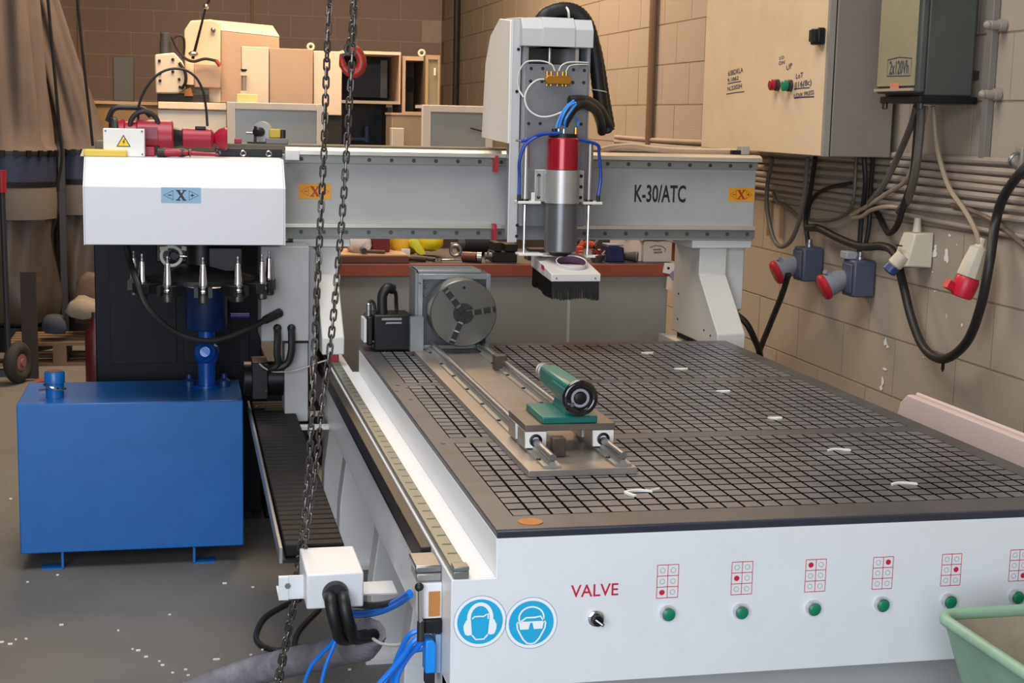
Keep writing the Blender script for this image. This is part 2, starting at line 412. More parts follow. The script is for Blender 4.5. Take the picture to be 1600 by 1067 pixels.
# front panel prints
fp = Plane((0, -.0042, 0), (1, 0, 0), (0, 0, 1))
def FP(px, py):
    p = A(px, py, y=-.004); return p.x, p.z
def sign(px, py, kind, label):
    x, z = FP(px, py); R_ = .051
    mb = MB(); fp.disc(mb, x, z, R_, .0004, 40); o = flat(mb, 'safety_sticker', WPRINT, bed, label)
    mb = MB(); fp.ringd(mb, x, z, R_ - .0006, .0012, .0007, 40); flat(mb, 'sticker_rim', M('steel_blue_print', '7d9cbb', .5), o)
    mb = MB(); fp.disc(mb, x, z, R_ * .86, .0007, 40); flat(mb, 'blue_disc', BPRINT, o)
    mb = MB(); k = R_ / 40.
    P = lambda pts: [(x + a * k, z + b * k) for a, b in pts]
    if kind == 'ear':
        arc = [(-17 * math.cos(t), 6 + 21 * math.sin(t)) for t in [math.pi * i / 14 for i in range(15)]]
        fp.ribbon(mb, P([(-17, -2)] + arc + [(17, -2)]), 5.5 * k, .0010)
        for s in (-1, 1):
            fp.poly(mb, P([(s * 14, 4), (s * 21, 3), (s * 25, -5), (s * 24.5, -12), (s * 22, -19), (s * 17, -20.5), (s * 12, -19)][::s]), .0016)
        fp.ribbon(mb, P([(-12, -20), (-6, -27), (6, -27), (12, -20)]), 2.2 * k, .0010)
        fp.ribbon(mb, P([(-12, 5), (-9, 8), (-2, 8.5), (5, 8), (9, 10.5), (12, 12), (12, 4)]), 2.0 * k, .0013)
    else:
        arc = [(-19 * math.cos(t), 8 + 17 * math.sin(t)) for t in [math.pi * i / 14 for i in range(15)]]
        fp.ribbon(mb, P([(-18, 2)] + arc + [(19, 2), (14, 10), (6, 8.5), (-8, 8.5), (-16, 3)]), 2.4 * k, .0010)
        fp.ribbon(mb, P([(-22, 1.5), (22, 1.5)]), 2.2 * k, .0010)
        for s in (-1, 1):
            fp.poly(mb, P([(s * 1.5, 1), (s * 19, 1), (s * 17, -9.5), (s * 4, -9.5)][::s]), .0011)
        fp.ribbon(mb, P([(-22, 1), (-21, -8), (-17, -16), (-12, -25), (-6, -31), (0, -32.5), (6, -31), (12, -25), (17, -16), (21, -8), (22, 1)]), 2.4 * k, .0010)
    flat(mb, 'pictogram', WPRINT, o)
sign(750, 971, 'ear', 'blue round ear protection sticker'); sign(830, 973, 'eye', 'blue round eye protection sticker')
x, z = FP(929, 922); mb = MB(); fp.text(mb, 'VALVE', x, z, .094, .0245, bold=.008); flat(mb, 'valve_lettering', RPRINT, bed, 'red VALVE lettering')
# selector switch
x, z = FP(930, 965)
o = MB().lathe((x, -.0042, z), (0, -1, 0), [(0, .0155), (.006, .0155), (.008, .0125)], 24).build('selector_switch', CHROME, bed)
MB().lathe((x, -.010, z), (0, -1, 0), [(0, .0115), (.016, .0105)], 20).build('switch_knob', BLACKM, o)
rt = Matrix.Rotation(math.radians(38), 3, 'Y')
MB().obox((x, -.028, z), (.023, .008, .006), rt).build('switch_handle', BLACKM, o); MB().obox((x, -.0325, z), (.018, .001, .0026), rt).build('switch_mark', WPRINT, o)
# six valve diagrams with push buttons
bx = [(1043, 908, 1042, 957), (1159, 903, 1156, 954), (1274, 899, 1269, 949), (1379, 895, 1376, 943), (1486, 890, 1481, 938), (1592, 883, 1586, 931)]
dots = [(0, 0), (0, 1), (0, 2), (1, 2), (1, 1), (1, 0)]
for (px, py, bx_, by_), (di, dj) in zip(bx, dots):
    x, z = FP(px, py); hw, hh = .0215, .033
    mb = MB()
    for i in range(3): fp.ribbon(mb, [(x - hw + i * hw, z - hh), (x - hw + i * hw, z + hh)], .0012)
    for j in range(4): fp.ribbon(mb, [(x - hw, z - hh + j * hh * 2 / 3), (x + hw, z - hh + j * hh * 2 / 3)], .0014)
    o = flat(mb, 'valve_diagram', RPRINT, bed)
    g = MB(); r_ = MB()
    for i in range(2):
        for j in range(3):
            cx, cz = x - hw / 2 + i * hw, z - hh * 2 / 3 + j * hh * 2 / 3
            if (i, j) == (di, dj): fp.disc(r_, cx, cz, .0055)
            else: fp.ringd(g, cx, cz, .0048, .0009)
    flat(g, 'open_circle', GPRINT, o); flat(r_, 'filled_circle', RPRINT, o)
    x, z = FP(bx_, by_)
    o = MB().lathe((x, -.0042, z), (0, -1, 0), [(0, .0155), (.007, .0155), (.012, .0135), (.0125, .0115)], 24).build('push_button', CHROME, bed)
    MB().lathe((x, -.0157, z), (0, -1, 0), [(0, .0115), (.004, .0113), (.0055, .009)], 24).build('button_cap', GREEN, o)

# white plastic offcuts lying on the table
for i, (px, py, sz, rz, lab) in enumerate([(997, 769, .030, .1, 'bent white plastic offcut nearest the rotary tailstock plate'), (1311, 704, .028, -.1, 'curved white sliver on grid midway down right side of table'),
        (1413, 757, .029, -.1, 'curved white sliver on grid near front right of table'), (1213, 654, .028, 0, 'small white offcut on the grid left of the long pink board end'),
        (1132, 612, .03, 0, 'small white offcut lying right beside the large dark stain on grid'), (1066, 577, .032, 0, 'small white offcut on far third of the table grid'),
        (1013, 552, .03, 0, 'farthest small white offcut on table grid')]):
    c = A(px, py, z=.8012); mb = MB(); z0 = .8002
    if rz:
        pts = [(c.x - sz + sz * 2 * t / 8, c.y + .012 * math.sin(math.pi * t / 8) + rz * (t - 4) * .002) for t in range(9)]
        for (xa, ya), (xb, yb) in zip(pts[:-1], pts[1:]):
            mb.hull8([(xa, ya - .004, z0), (xb, yb - .004, z0), (xb, yb + .004, z0), (xa, ya + .004, z0)], [(xa, ya - .004, z0 + .004), (xb, yb - .004, z0 + .004), (xb, yb + .004, z0 + .004), (xa, ya + .004, z0 + .004)])
        if i == 0:
            mb.obox((c.x - .022, c.y - .018, z0 + .002), (.008, .03, .004), Matrix.Rotation(.4, 3, 'Z')); mb.obox((c.x + .042, c.y + .014, z0 + .002), (.024, .003, .004), Matrix.Rotation(.5, 3, 'Z'))
    else:
        mb.prism([(c.x - sz * .7, c.y + .012), (c.x - sz * .2, c.y - .013), (c.x + sz * .5, c.y - .006), (c.x + sz * .7, c.y + .012)], 'z', z0, z0 + .004)
    mb.single('plastic_offcut', WPLAST, lab, 'offcut', group='white offcuts on the table')

# left side: drag chain tray, bracket, junction box
tray = thing('cable_tray', 'grey metal tray holding black drag chain along left side of bed', 'cable tray', (-.25, 1.7, .50))
MB().box(-.345, -.186, .82, 2.66, .497, .505).build('tray_floor', BLACKM, tray)
MB().box(-.352, -.345, .82, 2.66, .497, .535).build('tray_lip', M('zinc', '8f8f90', .4, .6), tray)
for y in (2.37, 2.60): MB().box(-.30, -.0855, y, y + .04, .485, .4968).build('bracket', WHITE, tray)
mb = MB(); n = 40
for i in range(n):
    y = .84 + i * .0452
    o_ = MB().box(-.338, -.196, y, y + .039, .506, .536)
    if i == 0: lk = o_.build('chain_link', M('drag_chain', '151416', .7, var=.2, spec=.25), tray, base=(-.267, y, .506), bev=.004)
    else:
        c = lk.copy(); COL.objects.link(c); c.parent = tray; c.location = Vector((-.267, y, .506)) - wloc(tray)

jb = thing('junction_box', 'white metal junction box with thick black cables leaving its front', 'junction box', (-.24, .7, .45))
a, b = A(479, 897, y=.6), A(568, 948, y=.6)
JX0, JX1, JZ0, JZ1 = a.x, b.x, b.z, A(520, 896, y=.6).z
MB().box(JX0, JX1, .6, .81, JZ0, JZ1).build('cover', WHITE, jb, bev=.004)
bk = MB().box(-.362, -.086, .69, .78, JZ0 - .004, JZ0).build('mounting_bracket', WHITE, jb)
MB().box(-.362, -.340, .685, .69, JZ0 - .004, JZ0 + .05).build('bracket_flange', WHITE, bk)
MB().box(-.362, JX0, .688, .694, JZ0, JZ0 + .052).build('bracket_tab', WHITE, bk)
MB().lathe((-.342, .688, JZ0 + .03), (0, -1, 0), [(0, .007), (.006, .007)], 6).build('bolt', STEEL, bk)
gc = A(524, 927, y=.6)
MB().lathe((gc.x, .601, gc.z), (0, -1, 0), [(0, .03), (.004, .03), (.02, .027)], 24).build('cable_gland', BLACK, jb)

# end stop and pneumatic valve on the bed's left front
st = thing('end_stop', 'small steel end stop bracket with brass block on front left rail', 'bracket', (-.11, .12, .6))
x = -.0855
MB().box(-.137, x, .10, .19, .690, .704).build('top_clamp', STEEL, st, bev=.003)
MB().box(-.135, x, .10, .17, .672, .689).build('clamp_block', ALU, st, bev=.003)
MB().box(-.131, x - .0, .092, .13, .600, .671).build('bracket_body', WHITE, st, bev=.002)
MB().box(-.112, -.090, .088, .0918, .606, .655).build('brass_block', M('orange_brass', 'c98a4e', .4, .5), st)
MB().cyl((-.130, .082, .665), (-.128, .082, .565), .0052, seg=12).build('push_rod', CHROME, st)
MB().ball((-.132, .083, .668), .009).build('knob', BLACK, st)
MB().cyl((-.128, .082, .60), (-.128, .082, .56), .0075, seg=12).build('rod_nut', DSTEEL, st)
MB().box(-.120, x, .085, .13, .572, .599).build('sensor_body', BLACKM, st, bev=.002)
sv = thing('solenoid_valve', 'bright blue pneumatic valve with tubes under front left end stop', 'valve', (-.10, .1, .5))
MB().box(-.097, x - .001, .09, .14, .49, .568).build('backplate', M('blue_grey', '7f98b5', .5), sv)
MB().prism([(-.119, .495), (-.098, .495), (-.098, .552), (-.104, .562), (-.119, .562)], 'y', .075, .115).build('body', M('bright_blue_plastic', '1187e0', .35), sv, bev=.003)
MB().box(-.117, -.099, .082, .108, .47, .494).build('connector', BLACK, sv)
# ================================================================ GANTRY
YG = 2.55
gan = thing('router_gantry', 'white gantry bridge across the table with K-30/ATC lettering and slanted legs', 'gantry', (.65, 2.6, .73))
GX0, GX1 = -.86, 1.508
MB().box(GX0, GX1, YG, 2.80, 1.129, 1.42).build('beam', GREYE, gan, bev=.003)
o = MB().prism([(YG - .055, 1.422), (YG - .055, 1.436), (YG - .03, 1.446), (YG + .02, 1.446), (YG + .02, 1.4205), (YG - .012, 1.4205)], 'x', -.225, GX1).build('top_rail', M('oiled_rail', 'cbc7bb', .28, .7, var=.15, scale=8), gan)
MB().box(-.225, GX1, YG - .016, YG - .0002, 1.393, 1.4195).build('top_rail_seat', M('rail_seat', '8d8d88', .4, .4, var=.1), gan)
MB().box(-.225, GX1, YG - .02, YG - .0002, 1.170, 1.183).build('bottom_rail', M('oiled_rail2', 'c9c5ba', .3, .6), gan)
MB().box(-.225, GX1, YG - .014, YG - .0002, 1.138, 1.1698).build('bottom_rail_seat', M('rail_seat2', '777776', .45, .4), gan)
for zz, nm, yy in ((1.406, 'top', YG - .016), (1.154, 'bottom', YG - .014)):
    rbt = None
    for i in range(22):
        xx = -.17 + i * .0785
        if rbt is None: rbt = MB().lathe((xx, yy, zz), (0, -1, 0), [(0, .0072), (.0015, .0072)], 10).build('rail_bolt', M('bolt_green', '2f3f36', .5), gan, base=(xx, yy, zz))
        else:
            c = rbt.copy(); COL.objects.link(c); c.parent = gan; c.location = Vector((xx, yy, zz)) - wloc(gan)
# cable channel and odds on the top of the beam
MB().box(GX0, GX1 - .05, 2.64, 2.80, 1.4205, 1.452).build('cable_channel', M('olive_channel', '5d564a', .6, var=.15), gan, bev=.003)
a = A(1162, 232, y=2.58)
o = MB().box(a.x - .01, a.x + .022, 2.575, 2.62, 1.4465, 1.478).build('limit_switch', M('switch_grey', '9a9486', .5), gan, bev=.002)
MB().box(a.x - .045, a.x - .009, 2.58, 2.60, 1.447, 1.462).build('switch_arm', BLACKM, o)
MB().box(-.228, -.18, YG - .070, YG - .0565, 1.402, 1.436).build('rail_clip', CREAM, gan, bev=.002)
# dark bar with ring holes behind the hood top, left end of the beam
a, b = A(336, 240, y=2.53), A(446, 241, y=2.53)
o = MB().box(a.x, -.235, 2.528, 2.544, 1.4105, 1.438).build('slotted_bar', BLACKM, gan, bev=.002)
for px in (340, 380, 420):
    c = A(px, 242, y=2.526); MB().torus((c.x, 2.5265, 1.422), (0, 1, 0), .0085, .0025, 16, 6).build('washer', CHROME, o)
# legs
def gleg(xi, xo, s):
    pts = [(2.36, .7475), (2.36, .806), (2.58, .998), (2.58, 1.1), (2.87, 1.1), (2.87, .7475)]
    o = MB().prism(pts, 'x', min(xi, xo), max(xi, xo)).build('leg', M('leg_enamel', 'cfcdc8', .45, var=.03), gan, bev=.004)
    ro = xo + s * .085
    MB().prism([(2.62, .86), (2.62, 1.1), (2.87, 1.1), (2.87, .86), (2.75, .80)], 'x', min(xo, ro), max(xo, ro)).build('leg_wing', CREAM, o, bev=.004)
    MB().box(min(xi - s * .04, ro), max(xi - s * .04, ro), 2.555, 2.87, 1.1, 1.1288).build('leg_head', CREAM, o, bev=.003)
    r = MB().box(min(xi, xo) + .02, max(xi, xo) - .015, 2.40, 2.86, .7225, .7472).build('slide_block', BLACKM, o); MB().box(min(xi, xo) + .03, max(xi, xo) - .02, 2.375, 2.3998, .7225, .7472).build('red_wiper', M('red_wiper', 'a01426', .5), o)
    bm_ = MB()
    for yy, zz in ((2.43, .79), (2.5, .80), (2.8, .80), (2.8, .9)):
        bm_.lathe((xi, yy, zz), (-s, 0, 0), [(-.001, .004), (.002, .004)], 8)
    bm_.build('leg_bolts', BLACKM, o)
gleg(1.312, 1.42, 1); gleg(-.036, -.112, -1)
# lettering and stickers
gp = Plane((0, YG - .0006, 0), (1, 0, 0), (0, 0, 1))
c = A(1031.5, 302.5, y=YG); mb = MB(); gp.text(mb, 'K-30/ATC', c.x, c.z, .197, .064, bold=.018); flat(mb, 'lettering', KPRINT, gan, 'black K-30/ATC lettering')
def xsticker(pl, x, z, w_, h_, bgm, ink, parent, label):
    mb = MB(); pl.poly(mb, [(x - w_ / 2, z - h_ / 2), (x + w_ / 2, z - h_ / 2), (x + w_ / 2, z + h_ / 2), (x - w_ / 2, z + h_ / 2)], .0003)
    o = flat(mb, 'sticker', bgm, parent, label); mb = MB(); t = h_ * .036
    for s in (-1, 1):
        pl.ribbon(mb, [(x + s * w_ * .44, z), (x + s * w_ * .20, z + h_ * .30), (x + s * w_ * .20, z - h_ * .30)], t * 1.3, .0008, True)
        pl.ribbon(mb, [(x + s * w_ * .23, z), (x + s * w_ * .33, z)], t * 1.6, .0008)
    pl.ribbon(mb, [(x + w_ * .28, z - h_ * .1), (x + w_ * .28, z + h_ * .1)], t * 1.6, .0008)
    k = h_ * .31
    pl.poly(mb, [(x - k * .95, z + k), (x - k * .35, z + k), (x + k * .95, z - k), (x + k * .35, z - k)], .0009)
    pl.ribbon(mb, [(x + k * .7, z + k), (x - k * .7, z - k)], k * .28, .0010)
    for s in (-1, 1):
        pl.ribbon(mb, [(x - k * 1.1, z + s * k), (x - k * .15, z + s * k)], k * .2, .0011); pl.ribbon(mb, [(x + k * .25, z + s * k), (x + k * 1.1, z + s * k)], k * .2, .0011)
    flat(mb, 'axis_mark', ink, o)
RX = M('dark_red_print', 'a82a1c', .5)
c = A(492, 299, y=YG); xsticker(gp, c.x, c.z, .112, .052, ORANGE, RX, gan, 'orange X axis sticker beside the hood')
c = A(1158, 304, y=YG); xsticker(gp, c.x, c.z, .100, .051, ORANGE, RX, gan, 'orange X axis sticker at the right end')
# servo boxes on the left leg
o = MB().box(-.315, -.153, 2.4, 2.62, .79, 1.115).build('servo_box', GREYE, gan, bev=.003)
for px, py, a in [(433, 512, 0), (455, 512, 1)]:
    c = A(px, py, y=2.4); g = MB().ball((c.x, 2.39, c.z), .0145, 12).build('cable_gland', BLACK, o)
    e = A(443 if a else 437, 572, y=2.4)
    MB().tube([(c.x, 2.392, c.z), (c.x, 2.375, c.z - .03), (c.x - .002, 2.37, c.z - .08), ((c.x + e.x) / 2 - .003, 2.375, c.z - .12), (e.x - .03, 2.385, e.z - .005), (-.30, 2.41, .70)], .0125).build('cable', BLACK, o)
MB().box(-.153, -.130, 2.41, 2.62, .70, 1.10).build('side_plate', M('side_plate_grey', '7c7c7e', .5), gan)  # plate in one even mid grey
MB().box(-.235, -.154, 2.42, 2.56, .505, .78).build('gearbox_cover', GREYE, gan, bev=.003)
o = MB().cyl((-.370, 2.5, .645), (-.236, 2.5, .645), .060, seg=24).build('servo_motor', BLACKM, gan)
MB().box(-.345, -.29, 2.43, 2.57, .582, .712).build('motor_flange', BLACKM, o, bev=.004)
for px, py in [(416, 611), (416, 634), (401, 634), (417, 648)]:
    c = A(px, py, y=2.43); MB().ball((c.x, 2.428, c.z), .0045, 8).build('flange_bolt', CHROME, o)
MB().tube([A(405, 568, y=2.39), A(415, 576, y=2.385), A(432, 581, y=2.38), A(465, 578, y=2.38), A(500, 566, y=2.35), A(514, 562, y=2.34)], .003).build('sensor_wire', M('grey_wire', 'a5a29c', .5), gan)

# ================================================================ SPINDLE HEAD
hd = thing('spindle_head', 'spindle carriage with white covers, red spindle motor and dust shoe', 'spindle', (.66, 2.3, 1.2))
MB().box(.545, .775, 2.40, 2.494, 1.14, 1.75).build('carriage_plate', M('carriage_grey', '8f9094', .45, var=.05), hd, bev=.003)
# left cover
cvp = [(2.292, 1.476), (2.292, 1.885), (2.47, 1.90), (2.62, 1.85), (2.70, 1.756), (2.745, 1.488)]
MB().prism(cvp, 'x', .505, .516).build('side_cover', M('cover_white', 'e4e0d8', .45, var=.02), hd, bev=.002)
MB().prism([(p[0] + .005, p[1]) for p in cvp], 'x', .5165, .546).build('cover_body', GREYE, hd)
o = MB().box(.510, .542, 2.282, 2.2915, 1.142, 1.886).build('edge_plate', M('edge_grey', 'b9babb', .45, var=.03), hd, bev=.001)
MB().box(.5095, .5125, 2.2805, 2.2822, 1.142, 1.886).build('white_edge', WHITE, o)
mb = MB()
for px, py in [(810, 77), (807.5, 143), (812, 263), (808, 352), (807, 369)]:
    c = A(px, py, y=2.282); mb.lathe((c.x, 2.2825, c.z), (0, -1, 0), [(0, .0055), (.002, .0055)], 10)
mb.build('cover_screws', BLACKM, o)
MB().box(.5465, .556, 2.262, 2.40, 1.20, 1.80).build('side_cheek', M('cheek_grey', '8b8b90', .45), hd)
MB().box(.768, .778, 2.262, 2.40, 1.28, 1.80).build('side_cheek', M('cheek_grey', '8b8b90', .45), hd)
# z plate
ZP = M('z_plate_grey', '7c7d80', .42, .3, var=.06)
zp = MB().box(.556, .768, 2.25, 2.268, 1.20, 1.742).build('z_plate', ZP, hd, bev=.002)
mb = MB()
for px, py in [(830, 107), (848, 107), (896, 109), (913, 110), (829, 127), (847, 127), (895, 129), (912, 129), (826, 193), (844, 193), (908, 194), (822, 300), (910, 272)]:
    c = A(px, py, y=2.25); mb.lathe((c.x, 2.2505, c.z), (0, -1, 0), [(0, .0058), (.0015, .0058)], 12)
mb.build('socket_screws', M('screw_black', '26272b', .4, .4), zp)
# linear rails seen in the opening
MB().box(.556, .768, 2.385, 2.399, 1.70, 1.80).build('rail_backing', DSTEEL, hd)
for xx in (.567, .742): MB().box(xx - .004, xx + .008, 2.31, 2.384, 1.70, 1.80).build('z_rail', CHROME, hd)
MB().cyl((.655, 2.34, 1.70), (.655, 2.34, 1.80), .009, seg=14).build('ball_screw', STEEL, hd)
# top cap
cap = [(2.235, 1.800), (2.235, 1.858), (2.265, 1.893), (2.50, 1.905), (2.50, 1.800)]
MB().prism(cap, 'x', .535, .780).build('top_cap', M('cap_grey', 'bcbdbe', .45, var=.03), hd, bev=.002)
MB().prism([(a - .004 if a < 2.4 else a, b + (.004 if b > 1.82 else 0)) for a, b in cap], 'x', .605, .715).build('cap_band', M('cap_grey', 'bcbdbe', .45), hd, bev=.001)
# brass manifold with white lines
c = A(871, 126, y=2.235)
o = MB().prism([(c.x - .047, c.z + .004), (c.x - .036, c.z + .017), (c.x + .038, c.z + .016), (c.x + .048, c.z + .004), (c.x + .04, c.z - .012), (c.x - .036, c.z - .012)], 'y', 2.222, 2.2498).build('manifold', BRASS, hd, bev=.002)
for dx in (-.036, -.022, .0, .018, .03):
    MB().cyl((c.x + dx, 2.235, c.z + .015), (c.x + dx, 2.235, c.z + .03), .0035, seg=8).build('fitting', BRASS, o)
    MB().cyl((c.x + dx, 2.235, c.z - .012), (c.x + dx, 2.235, c.z - .018), .003, seg=8).build('fitting', BRASS, o)
LINE = M('white_nylon', 'd4d2cc', .4)
Y = 2.235
def lines(pts, name, mat, r, parent, lab=None, seg=8): return MB().tube(pts, r, seg).build(name, mat, parent, label=lab)
lines([A(867, 111, y=Y), A(862, 101, y=Y), A(850, 96, y=2.24), A(835, 95, y=2.24), A(822, 97, y=2.25), A(813, 108, y=2.262), A(809, 125, y=2.27), A(811, 140, y=2.27), A(818, 152, y=2.255)], 'grease_line', LINE, .0026, hd)
lines([A(873, 111, y=Y), A(877, 103, y=Y), A(886, 98, y=Y), A(900, 97, y=2.24), A(919, 98, y=2.25)], 'grease_line', LINE, .0026, hd)
lines([A(884, 112, y=Y), A(890, 103, y=2.238), A(902, 101, y=2.24), A(919, 101, y=2.252)], 'grease_line', LINE, .0022, hd)
lines([A(853, 124, y=Y), A(840, 125, y=2.23), A(827, 135, y=2.22), A(820, 152, y=2.21), A(825, 170, y=2.20), A(840, 181, y=2.19), A(858, 182, y=2.18), A(878, 175, y=2.17), A(892, 166, y=2.16), A(900, 160, y=2.16)], 'grease_line', LINE, .003, hd)
# spindle
SX, SY = .666, 2.165
MB().lathe((SX, SY, 1.397), (0, 0, 1), [(0, .054), (.100, .054), (.104, .050)], 32).build('spindle_motor', M('spindle_red', 'a01226', .25, .25, var=.06, coat=.3), hd)
MB().lathe((SX, SY, 1.501), (0, 0, 1), [(0, .049), (.012, .049), (.014, .02)], 24).build('spindle_cap', BLACKM, hd)
cl = MB().lathe((SX, SY, 1.285), (0, 0, 1), [(0, .0585), (.11, .0585)], 32).build('spindle_clamp', M('clamp_steel', 'b0aeaa', .36, .55, var=.10, scale=20), hd)
MB().box(SX - .088, SX + .084, 2.19, 2.2495, 1.286, 1.394).build('clamp_block', M('clamp_steel', '8f8e8c', .3, .75), cl, bev=.003)
for dx, dz in ((-.074, .016), (-.074, .088), (.072, .016), (.072, .052), (.072, .088)):
    MB().lathe((SX + dx, 2.191, 1.286 + dz), (0, -1, 0), [(0, .006), (.004, .006)], 12).build('clamp_screw', BLACKM, cl)
MB().box(SX - .0765, SX - .0715, 2.1865, 2.1915, 1.302, 1.374).build('clamp_slot', M('slot_grey', '75787d', .5), cl)
MB().lathe((SX, SY, 1.122), (0, 0, 1), [(0, .050), (.004, .0545), (.162, .0545)], 32).build('spindle_nose', M('nose_steel', '6f7072', .32, .6, var=.06), hd)
MB().lathe((SX, SY, 1.108), (0, 0, 1), [(0, .03), (.014, .044)], 24).build('nose_ring', BLACKM, hd)
# dust shoe lifting cylinders
for tx, ty0, ty1, rb, rn in ((820, 216, 317, .0105, 395), (920, 222, 318, .0105, 398)):
    c0, c1, c2 = A(tx + 2, ty0, y=2.2), A(tx - 3, ty1, y=2.2), A(tx - 6 if tx < 900 else tx - 2, rn, y=2.2)
    X = (c0.x + c1.x) / 2 + .004
    o = MB().cyl((X, 2.2, c1.z), (X, 2.2, c0.z), rb, seg=16).build('lift_cylinder', ALU if tx > 900 else M('bright_alu', 'b7b5b1', .35, .7), hd)
    MB().cyl((X, 2.2, c2.z), (X, 2.2, c1.z), .0042, seg=10).build('piston_rod', CHROME, o)
    MB().lathe((X, 2.2, c1.z - .006), (0, 0, 1), [(0, .009), (.004, .014), (.02, .014)], 12).build('cylinder_nut', DSTEEL, o)
    s = 1 if tx < 900 else -1
    MB().box(min(X - .028 * s, X + .05 * s) if s > 0 else X - .026, (X + .05) if s > 0 else X + .042, 2.175, 2.249, c1.z - .002, c1.z + .007).build('cylinder_bracket', WPLAST, o, bev=.002)
    MB().box(X - .022 if s > 0 else X - .012, X + .062 if s > 0 else X + .022, 2.17, 2.235, c2.z - .008, c2.z).build('lift_plate', WPLAST, o, bev=.002)
    if s > 0:
        MB().box(X + .018, X + .030, 2.18, 2.19, c1.z + .007, c1.z + .036).build('bracket_ear', WPLAST, o, bev=.001)
    fx = X - .023 if s > 0 else X + .030
    MB().cyl((fx, 2.19, c1.z + .002), (fx, 2.19, c1.z + .028), .0065, seg=10).build('hose_fitting', BLACK, o)
    t0 = A(828, 209, y=2.18) if s > 0 else A(922, 222, y=2.18)
    if s > 0: pts = [(fx, 2.19, c1.z + .025), (fx - .001, 2.188, c1.z + .09), A(812, 250, y=2.18), A(822, 225, y=2.17), A(848, 210, y=2.15), A(875, 210, y=2.13)]
    else: pts = [(fx, 2.19, c1.z + .025), (fx + .006, 2.188, c1.z + .09), A(936, 240, y=2.18), A(933, 226, y=2.17), A(905, 218, y=2.15), A(878, 211, y=2.13)]
    MB().tube(pts, .0058).build('air_hose', M('deep_blue_nylon', '1a3f9c', .35), hd)
    if s > 0:
        MB().tube([A(814, 221, y=2.185), A(825, 218, y=2.18), A(848, 209, y=2.14), A(876, 208, y=2.125)], .005).build('air_hose', M('deep_blue_nylon', '1a3f9c', .35), hd)
        MB().cyl(A(806, 219, y=2.19), A(816, 221, y=2.185), .004, seg=8).build('elbow', STEEL, hd)
# fittings and blue tubes on the spindle cap
for px, py, r in ((866, 205, .008), (873, 200, .006), (881, 202, .006)):
    c = A(px, py, y=2.15); MB().cyl((c.x, 2.15, 1.508), (c.x, 2.15, 1.530), r, seg=10).build('fitting', STEEL if r < .007 else BLACKM, hd)
c = A(902, 205, y=2.15); MB().cyl((c.x, 2.17, 1.50), (c.x, 2.17, 1.535), .006, seg=10).build('fitting', BRASS, hd)
for q in ([A(869, 200, y=2.15), A(874, 185, y=2.15), A(884, 168, y=2.15), A(897, 157, y=2.16)], [A(874, 198, y=2.15), A(881, 178, y=2.14), A(890, 165, y=2.14), A(899, 161, y=2.15)],
          [A(882, 200, y=2.15), A(884, 186, y=2.14), A(893, 172, y=2.14), A(900, 163, y=2.15)], [A(902, 198, y=2.17), A(903, 190, y=2.18), A(898, 183, y=2.2), A(890, 176, y=2.2)]):
    MB().tube(q, .0042).build('blue_tube', M('light_blue_nylon', '3a86d8', .35), hd)
# big corrugated cable hoses
def corr(pts, r, name, parent, mat=BLACK, n=10):
    P = catmull(pts, n); D = []; R_ = []
    acc = 0
    for a, b in zip(P[:-1], P[1:]):
        k = max(1, int((b - a).length / .006))
        for i in range(k): D.append(a.lerp(b, i / k))
    D.append(P[-1]); R_ = [r * (1 if i % 2 else .93) for i in range(len(D))]
    return MB().tubepath(D, R_, 10).build(name, mat, parent, ang=60)
yb = 2.42
corr([(.60, 2.45, 1.80), A(846, 30, y=yb), A(862, 18, y=yb), A(884, 14, y=yb), A(905, 22, y=yb), A(920, 45, y=yb), A(930, 90, y=yb), A(936, 140, y=yb), A(944, 185, y=yb), A(950, 205, y=yb)], .026, 'cable_hose', hd)
corr([(.66, 2.48, 1.80), A(858, 28, y=2.47), A(880, 20, y=2.47), A(905, 28, y=2.47), A(926, 62, y=2.47), A(937, 110, y=2.47), A(944, 155, y=2.47), A(952, 200, y=2.47)], .022, 'cable_hose', hd)
corr([A(880, 196, y=2.16), A(886, 184, y=2.16), A(898, 168, y=2.17), A(914, 163, y=2.2), A(930, 172, y=2.28), A(938, 190, y=2.36), A(941, 207, y=2.4)], .017, 'cable_hose', hd)
corr([A(890, 158, y=2.19), A(905, 157, y=2.2), A(922, 160, y=2.25), A(937, 172, y=2.33), A(946, 190, y=2.4), A(949, 205, y=2.42)], .019, 'cable_hose', hd)
MB().torus(A(936, 142, y=yb), (.15, 0, 1), .027, .002, 16, 5).build('cable_tie', WPLAST, hd)
a = A(887, 24, y=2.40); MB().tube([A(889, 27, y=2.385), A(888, 17, y=2.375), A(884, 10, y=2.41)], .004).build('cable_tie', WPLAST, hd)
# red wipers
for z0, z1 in ((1.372, 1.43), (1.135, 1.19)):
    MB().box(.500, .5095, 2.46, 2.51, z0, z1).build('rail_wiper', M('red_wiper', 'a01426', .5), hd)
